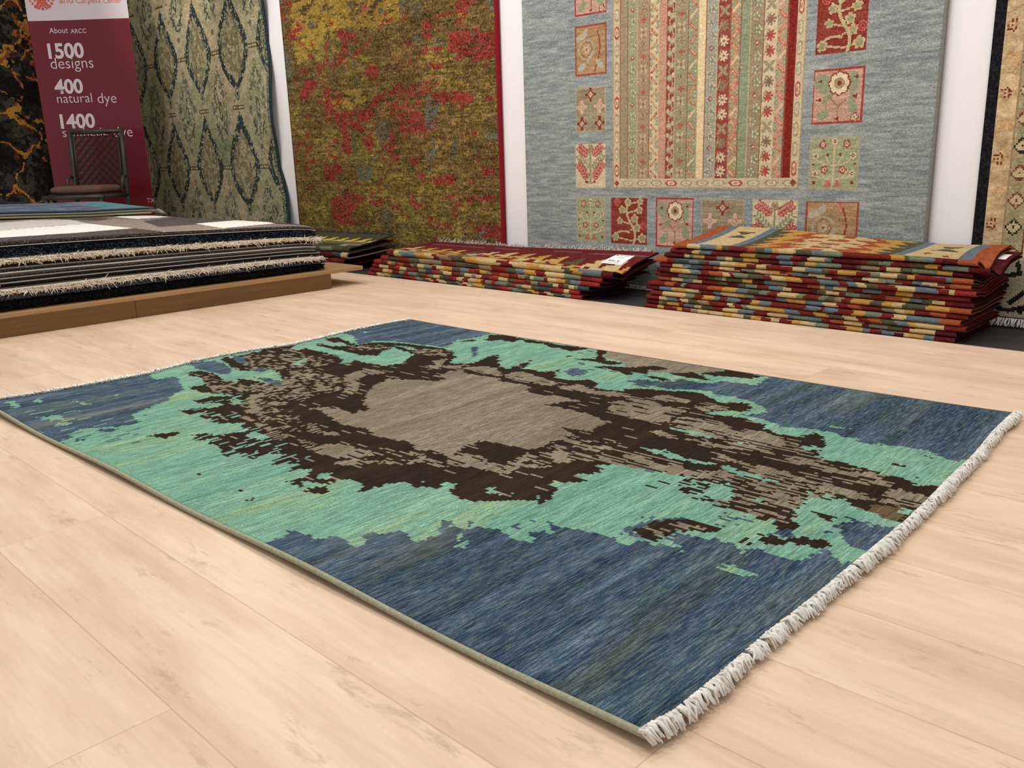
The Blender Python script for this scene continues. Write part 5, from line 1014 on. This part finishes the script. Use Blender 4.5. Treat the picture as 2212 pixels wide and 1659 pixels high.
# --- thin rugs lying on the back of the pile
def thinrug(label, z0, t, xf, yr, colfn, seed, edge, fringe=None):
    gx, gy = np.meshgrid(np.linspace(-6.86, xf, 90), np.linspace(.2, yr, 220)); R = np.random.default_rng(seed)
    z = zl(gy, .330, gx)+z0+np.clip((-5.95-gx), 0, 1)*.035+.003*(1+np.sin(gy*5))*np.clip(1-(-5.95-gx)/.3, 0, 1)+.010*np.clip((gy-2.2)/.5, 0, 1)
    P = np.stack([gx+.006*np.sin(gy*4+seed), gy, z+t], -1); c = colfn(gx[:-1, :-1], gy[:-1, :-1], R)
    e = empty('thin_rug', ((xf-6.86)/2, yr/2+.1, float(zl(1.5, .33))+z0)); tag(e, label, 'rug', 'thin rugs lying on the carpet pile')
    sheet('weave', P, np.clip(c, 5, 250), thinm, e, None, t-.001, edge, None, (0, 0, 1))
    if fringe is not None:
        n = 400; xs = R.uniform(-6.8, xf, n); i = np.argmin(np.abs(gy[:, 0]-yr)); zz = np.interp(xs, gx[0], z[-1])+t*.6
        b0 = np.stack([xs, np.full(n, yr-.004), zz], -1); ln = R.uniform(.03, .06, n); t0 = b0+np.stack([R.normal(0, .3, n)*ln, ln, -R.uniform(.1, .5, n)*ln], -1)
        V, Q, T = strands(b0, t0, .005, R); build('fringe', V, Q, fringe, e, T=T)
    return e
thinm = rug_mat('thin_rug_wool', (60, 60, 100), 1.0, .85, 1.15, 260, False, .4)
def c_olive(x, y, R): c = np.zeros(x.shape+(3,)); c[:] = (66, 66, 46); return c+R.normal(0, 6, x.shape)[..., None]
def c_grey(x, y, R): c = np.zeros(x.shape+(3,)); c[:] = (150, 148, 140); return c+R.normal(0, 8, x.shape)[..., None]
def c_teal(x, y, R):
    a = fbm(x*5+9, y*3, 91); b = fbm(x*9+9, y*12, 92); c = np.zeros(x.shape+(3,)); t = np.clip((y-1.9)/.6, 0, 1)[..., None]
    c[:] = np.array((108, 118, 132.)); c = c*(1-t)+np.array((98, 150, 160.))*t+(b[..., None]-.5)*70
    c[(a > .5) & (y < 2.35)] = (104, 96, 122); c[(b > .62)] = (120, 132, 142); c[(a < .42) & (y < 2.1)] = (92, 108, 130)
    return c+R.normal(0, 6, x.shape)[..., None]
thinrug('dark olive thin rug, lowest of those lying on the carpet pile', .001, .013, -5.95, 2.60, c_olive, 1, (150, 146, 104))
thinrug('grey thin rug with a pale fringe, between the olive and teal rugs', .0150, .012, -5.97, 2.66, c_grey, 2, (128, 126, 120), plain('pale_fringe', (200, 196, 188), .9, .1, .1, 100))
thinrug('faded blue, purple and teal rug lying on top at the back of the pile', .029, .013, -6.0, 2.64, c_teal, 3, (70, 80, 92))
# ------------------------------------------------------------------ rattan chair
rattan = plain('dark_rattan', (58, 56, 50), .35, .5, .25, 40, (1, 1, 1)); latm = plain('dark_cane', (48, 38, 36), .4, .4, .2, 60); cush = plain('brown_cushion', (112, 86, 76), .9, .1, .15, 30)
chair = empty('chair', (-7.54, 2.79, 0), math.radians(39)); tag(chair, 'dark rattan chair with lattice back and brown seat cushion, before the red banner', 'chair')
W2 = .225
def part(name, fn, mat, smooth=True, parent=chair):
    m = MB(); fn(m); return m.obj(name, mat, parent, smooth, True)
for s in (-1, 1):
    part('back_post', lambda m: m.tube([(s*W2, .20, .0), (s*W2, .20, .45), (s*W2, .225, .75), (s*W2, .245, 1.0)], .0185, 12), rattan)
    part('leg', lambda m: m.tube([(s*W2*1.04, -.22, 0), (s*W2*1.02, -.21, .49)], .018, 12), rattan)
    part('side_hook', lambda m: m.tube([(s*(W2+.012), .10, .50), (s*(W2+.014), .13, .60), (s*(W2+.012), .17, .635), (s*(W2+.006), .205, .62)], [.010, .013, .013, .010], 10), rattan)
    part('seat_rail', lambda m: m.tube([(s*W2, .2, .475), (s*W2*1.02, -.21, .475)], .016, 10), rattan)
part('top_rail', lambda m: (m.tube([(-W2-.012, .245, .988), (W2+.012, .245, .988)], .0185, 12)), rattan)
part('seat_rail', lambda m: m.tube([(-W2-.03, -.215, .475), (W2+.03, -.215, .475)], .019, 12), rattan)
part('seat_rail', lambda m: m.tube([(-W2, .2, .475), (W2, .2, .475)], .016, 12), rattan)
part('stretcher', lambda m: (m.tube([(-W2, -.21, .16), (W2, -.21, .16)], .012, 10), m.tube([(-W2, .2, .16), (W2, .2, .16)], .012, 10)), rattan)
def yb_(z): return .20+.045*(z-.45)/.55
part('inner_frame', lambda m: m.tube([(-W2+.03, yb_(.53), .53), (-W2+.03, yb_(.955), .955), (W2-.03, yb_(.955), .955), (W2-.03, yb_(.53), .53), (-W2+.03, yb_(.53), .53)], .0085, 10), rattan)
def lattice(m):
    xa, xb, za, zb = -W2+.036, W2-.036, .535, .95; p = .066
    for i in range(-8, 16):
        for j in range(-8, 16):
            # herringbone: short canes alternating over and under
            for sg in (1, -1):
                cxx = i*p*1.0+(j % 2)*p*.5*0; 
                x_, z_ = xa+(i*p+j*p)/2*1.0, za+(j*p-i*p)/2*1.0
                if (i+j*1) % 2 == (0 if sg > 0 else 1): continue
                for off in (-.005, .005):
                    a_ = np.array((x_-p*.52, z_-sg*p*.52)); b_ = np.array((x_+p*.52, z_+sg*p*.52)); o = np.array((-sg*off, off))*.7
                    # clip to the frame
                    d_ = b_-a_; t0, t1 = 0.0, 1.0; ok = True
                    for q, lo, hi in ((0, xa, xb), (1, za, zb)):
                        ta, tb = (lo-a_[q])/d_[q], (hi-a_[q])/d_[q]
                        t0 = max(t0, min(ta, tb)); t1 = min(t1, max(ta, tb))
                    if t1-t0 < .15: continue
                    P0, P1 = a_+d_*t0+o, a_+d_*t1+o; yo = .004 if sg > 0 else -.003
                    m.tube([(P0[0], yb_(P0[1])+yo, P0[1]), (P1[0], yb_(P1[1])+yo, P1[1])], .0040, 5, caps=False)
part('lattice', lattice, latm)
part('seat', lambda m: m.box((-W2+.005, -.205, .478), (W2-.005, .19, .50), bev=.006), latm, False)
def cushion(m):
    n = 20; V = []; Q = []
    for r, (ins, z) in enumerate([(.02, .501), (.0, .512), (-.006, .53), (.002, .547), (.022, .558), (.07, .563)]):
        for k in range(48):
            t = 2*math.pi*k/48; c_, s_ = math.cos(t), math.sin(t); f = (abs(c_)**6+abs(s_)**6)**(-1/6)
            V.append(((W2-.008-ins)*f*c_, -.008+(.205-ins)*f*s_, z))
    for r in range(5):
        for k in range(48): Q.append((r*48+k, r*48+(k+1) % 48, (r+1)*48+(k+1) % 48, (r+1)*48+k))
    V.append((0, -.008, .565)); T = [(240+k, 240+(k+1) % 48, 288) for k in range(48)]
    m.add(V, Q, T)
part('cushion', cushion, cush)
# ------------------------------------------------------------------ roll-up banner
BL, BR = np.array((-8.25, 2.78)), np.array((-7.65, 3.37)); bdir = (BR-BL)/np.linalg.norm(BR-BL); bn = np.array((bdir[1], -bdir[0])); BW = float(np.linalg.norm(BR-BL))
def onban(px):
    d = ray(np.asarray(px, float)); t = ((BL-CC[:2])@bn)/(d[:2]@bn); p = CC+t*d; return float((p[:2]-BL)@bdir), float(p[2])
ban = empty('roll_up_banner', (*((BL+BR)/2), 0)); tag(ban, 'red and white roll-up banner with white text standing behind the rattan chair', 'banner')
BZ = .075; cv = Canvas(BW, 2.13-BZ, .0045, (112, 18, 34)); zred = onban((170, 43))[1]
cv.rect(0, zred-BZ, 9, 9, (224, 212, 220))
lc = onban((88, -9)); lr = onban((117, -9))[0]-lc[0]; lg = (214, 92, 78); lxx, lzz = lc[0], lc[1]-BZ
cv.ell(lxx, lzz, lr, lr, lg)
for k in range(-6, 7):
    for sg in (1, -1):
        o = k*lr*.34
        if abs(o) < lr*1.3: cv.line([(lxx-lr+o, lzz-sg*lr), (lxx+lr+o, lzz+sg*lr)], .010, (226, 206, 212))
cv.ell(lxx, lzz, lr*1.03, lr*1.03, (224, 212, 220), 0, .04)
for k in range(3):
    t = -1.57+(k-1)*.62; cv.ell(lxx+lr*.92*math.cos(t), lzz+lr*.92*math.sin(t), .012, .010, (120, 110, 124))
cv.line([(lxx-lr*.5, lzz-lr*.78), (lxx, lzz-lr*.25), (lxx+lr*.5, lzz-lr*.78)], .020, lg); cv.line([(lxx-lr*.3, lzz-lr*.3), (lxx+lr*.3, lzz-lr*.88)], .018, lg); cv.line([(lxx+lr*.3, lzz-lr*.3), (lxx-lr*.3, lzz-lr*.88)], .018, lg)
gx, gz = np.meshgrid(np.linspace(0, BW, cv.nx+1), np.linspace(0, cv.h, cv.ny+1)); wv = .004*np.sin(gx*7+gz*1.5)
P = np.stack([BL[0]+bdir[0]*gx+bn[0]*wv, BL[1]+bdir[1]*gx+bn[1]*wv, BZ+gz], -1)
banm = colmat('printed_vinyl', .28, .02, 60, 0, .5)
sheet('print_panel', P, cv.c, banm, ban, None, .0012, (150, 140, 140), None, (bn[0], bn[1], 0))
alu = plain('aluminium', (176, 176, 180), .35, .5, .05, 60, None, .8)
def obox(s0, s1, d0, d1, z0, z1, name):
    V = [(*(BL+bdir*s+bn*d), z) for s in (s0, s1) for d in (d0, d1) for z in (z0, z1)]
    build(name, V, [(0, 1, 3, 2), (4, 6, 7, 5), (0, 4, 5, 1), (2, 3, 7, 6), (0, 2, 6, 4), (1, 5, 7, 3)], alu, ban, smooth=False)
obox(-.01, BW+.01, -.06, .02, .0, BZ, 'cassette'); obox(-.005, BW+.005, -.012, .008, 2.125, 2.15, 'top_rail'); obox(BW/2-.012, BW/2+.012, -.045, -.022, BZ, 2.13, 'pole')
txtm = plain('white_print', (226, 212, 222), .35, .4, .01, 20); txto = plain('orange_print', (222, 132, 112), .35, .4, .01, 20)
def text(body, xa, xb, ybase, bold=0.0, mat=None):
    cu = bpy.data.curves.new('t', 'FONT'); cu.body = body; cu.size = 1; cu.offset = bold; cu.resolution_u = 4
    o = bpy.data.objects.new('t', cu); SC.collection.objects.link(o); dg = bpy.context.evaluated_depsgraph_get(); dg.update()
    me = bpy.data.meshes.new_from_object(o.evaluated_get(dg)); SC.collection.objects.unlink(o); bpy.data.objects.remove(o)
    co = np.zeros(len(me.vertices)*3); me.vertices.foreach_get('co', co); co = co.reshape(-1, 3)
    s0, z0 = onban((xa, ybase)); s1, z1 = onban((xb, ybase)); k = (s1-s0)/(co[:, 0].max()-co[:, 0].min()); sx = s0+(co[:, 0]-co[:, 0].min())*k; zz = z0+co[:, 1]*k
    w = .004*np.sin(sx*7+(zz-BZ)*1.5)+.0022; c3 = np.array(ban.location)
    co = np.stack([BL[0]+bdir[0]*sx+bn[0]*w, BL[1]+bdir[1]*sx+bn[1]*w, zz], -1)-c3
    me.vertices.foreach_set('co', co.ravel()); me.update(); me.materials.clear(); me.materials.append(mat or txtm)
    q = bpy.data.objects.new('lettering', me); me.name = 'lettering'; SC.collection.objects.link(q); q.parent = ban
for body, xa, xb, yb__, bo, mt in [('About', 107, 147, 72, 0, None), ('ARCC', 153, 187, 72, 0, None), ('1500', 106, 183, 126, .030, None), ('designs', 111, 203, 149, -.008, None), ('400', 120, 181, 202, .030, None), ('natural', 125, 200, 223, -.008, None), ('dye', 212, 253, 223, -.008, None),
        ('1400', 133, 207, 277, .030, None), ('synthetic', 137, 233, 296, -.008, None), ('dye', 247, 288, 296, -.008, None), ('and', 128, 158, 7, 0, txto), ('Carpets', 164, 218, 7, 0, txto), ('Center', 224, 263, 7, 0, txto), ('TX', 318, 335, 438, -.008, None)]:
    text(body, xa, xb, yb__, bo, mt)
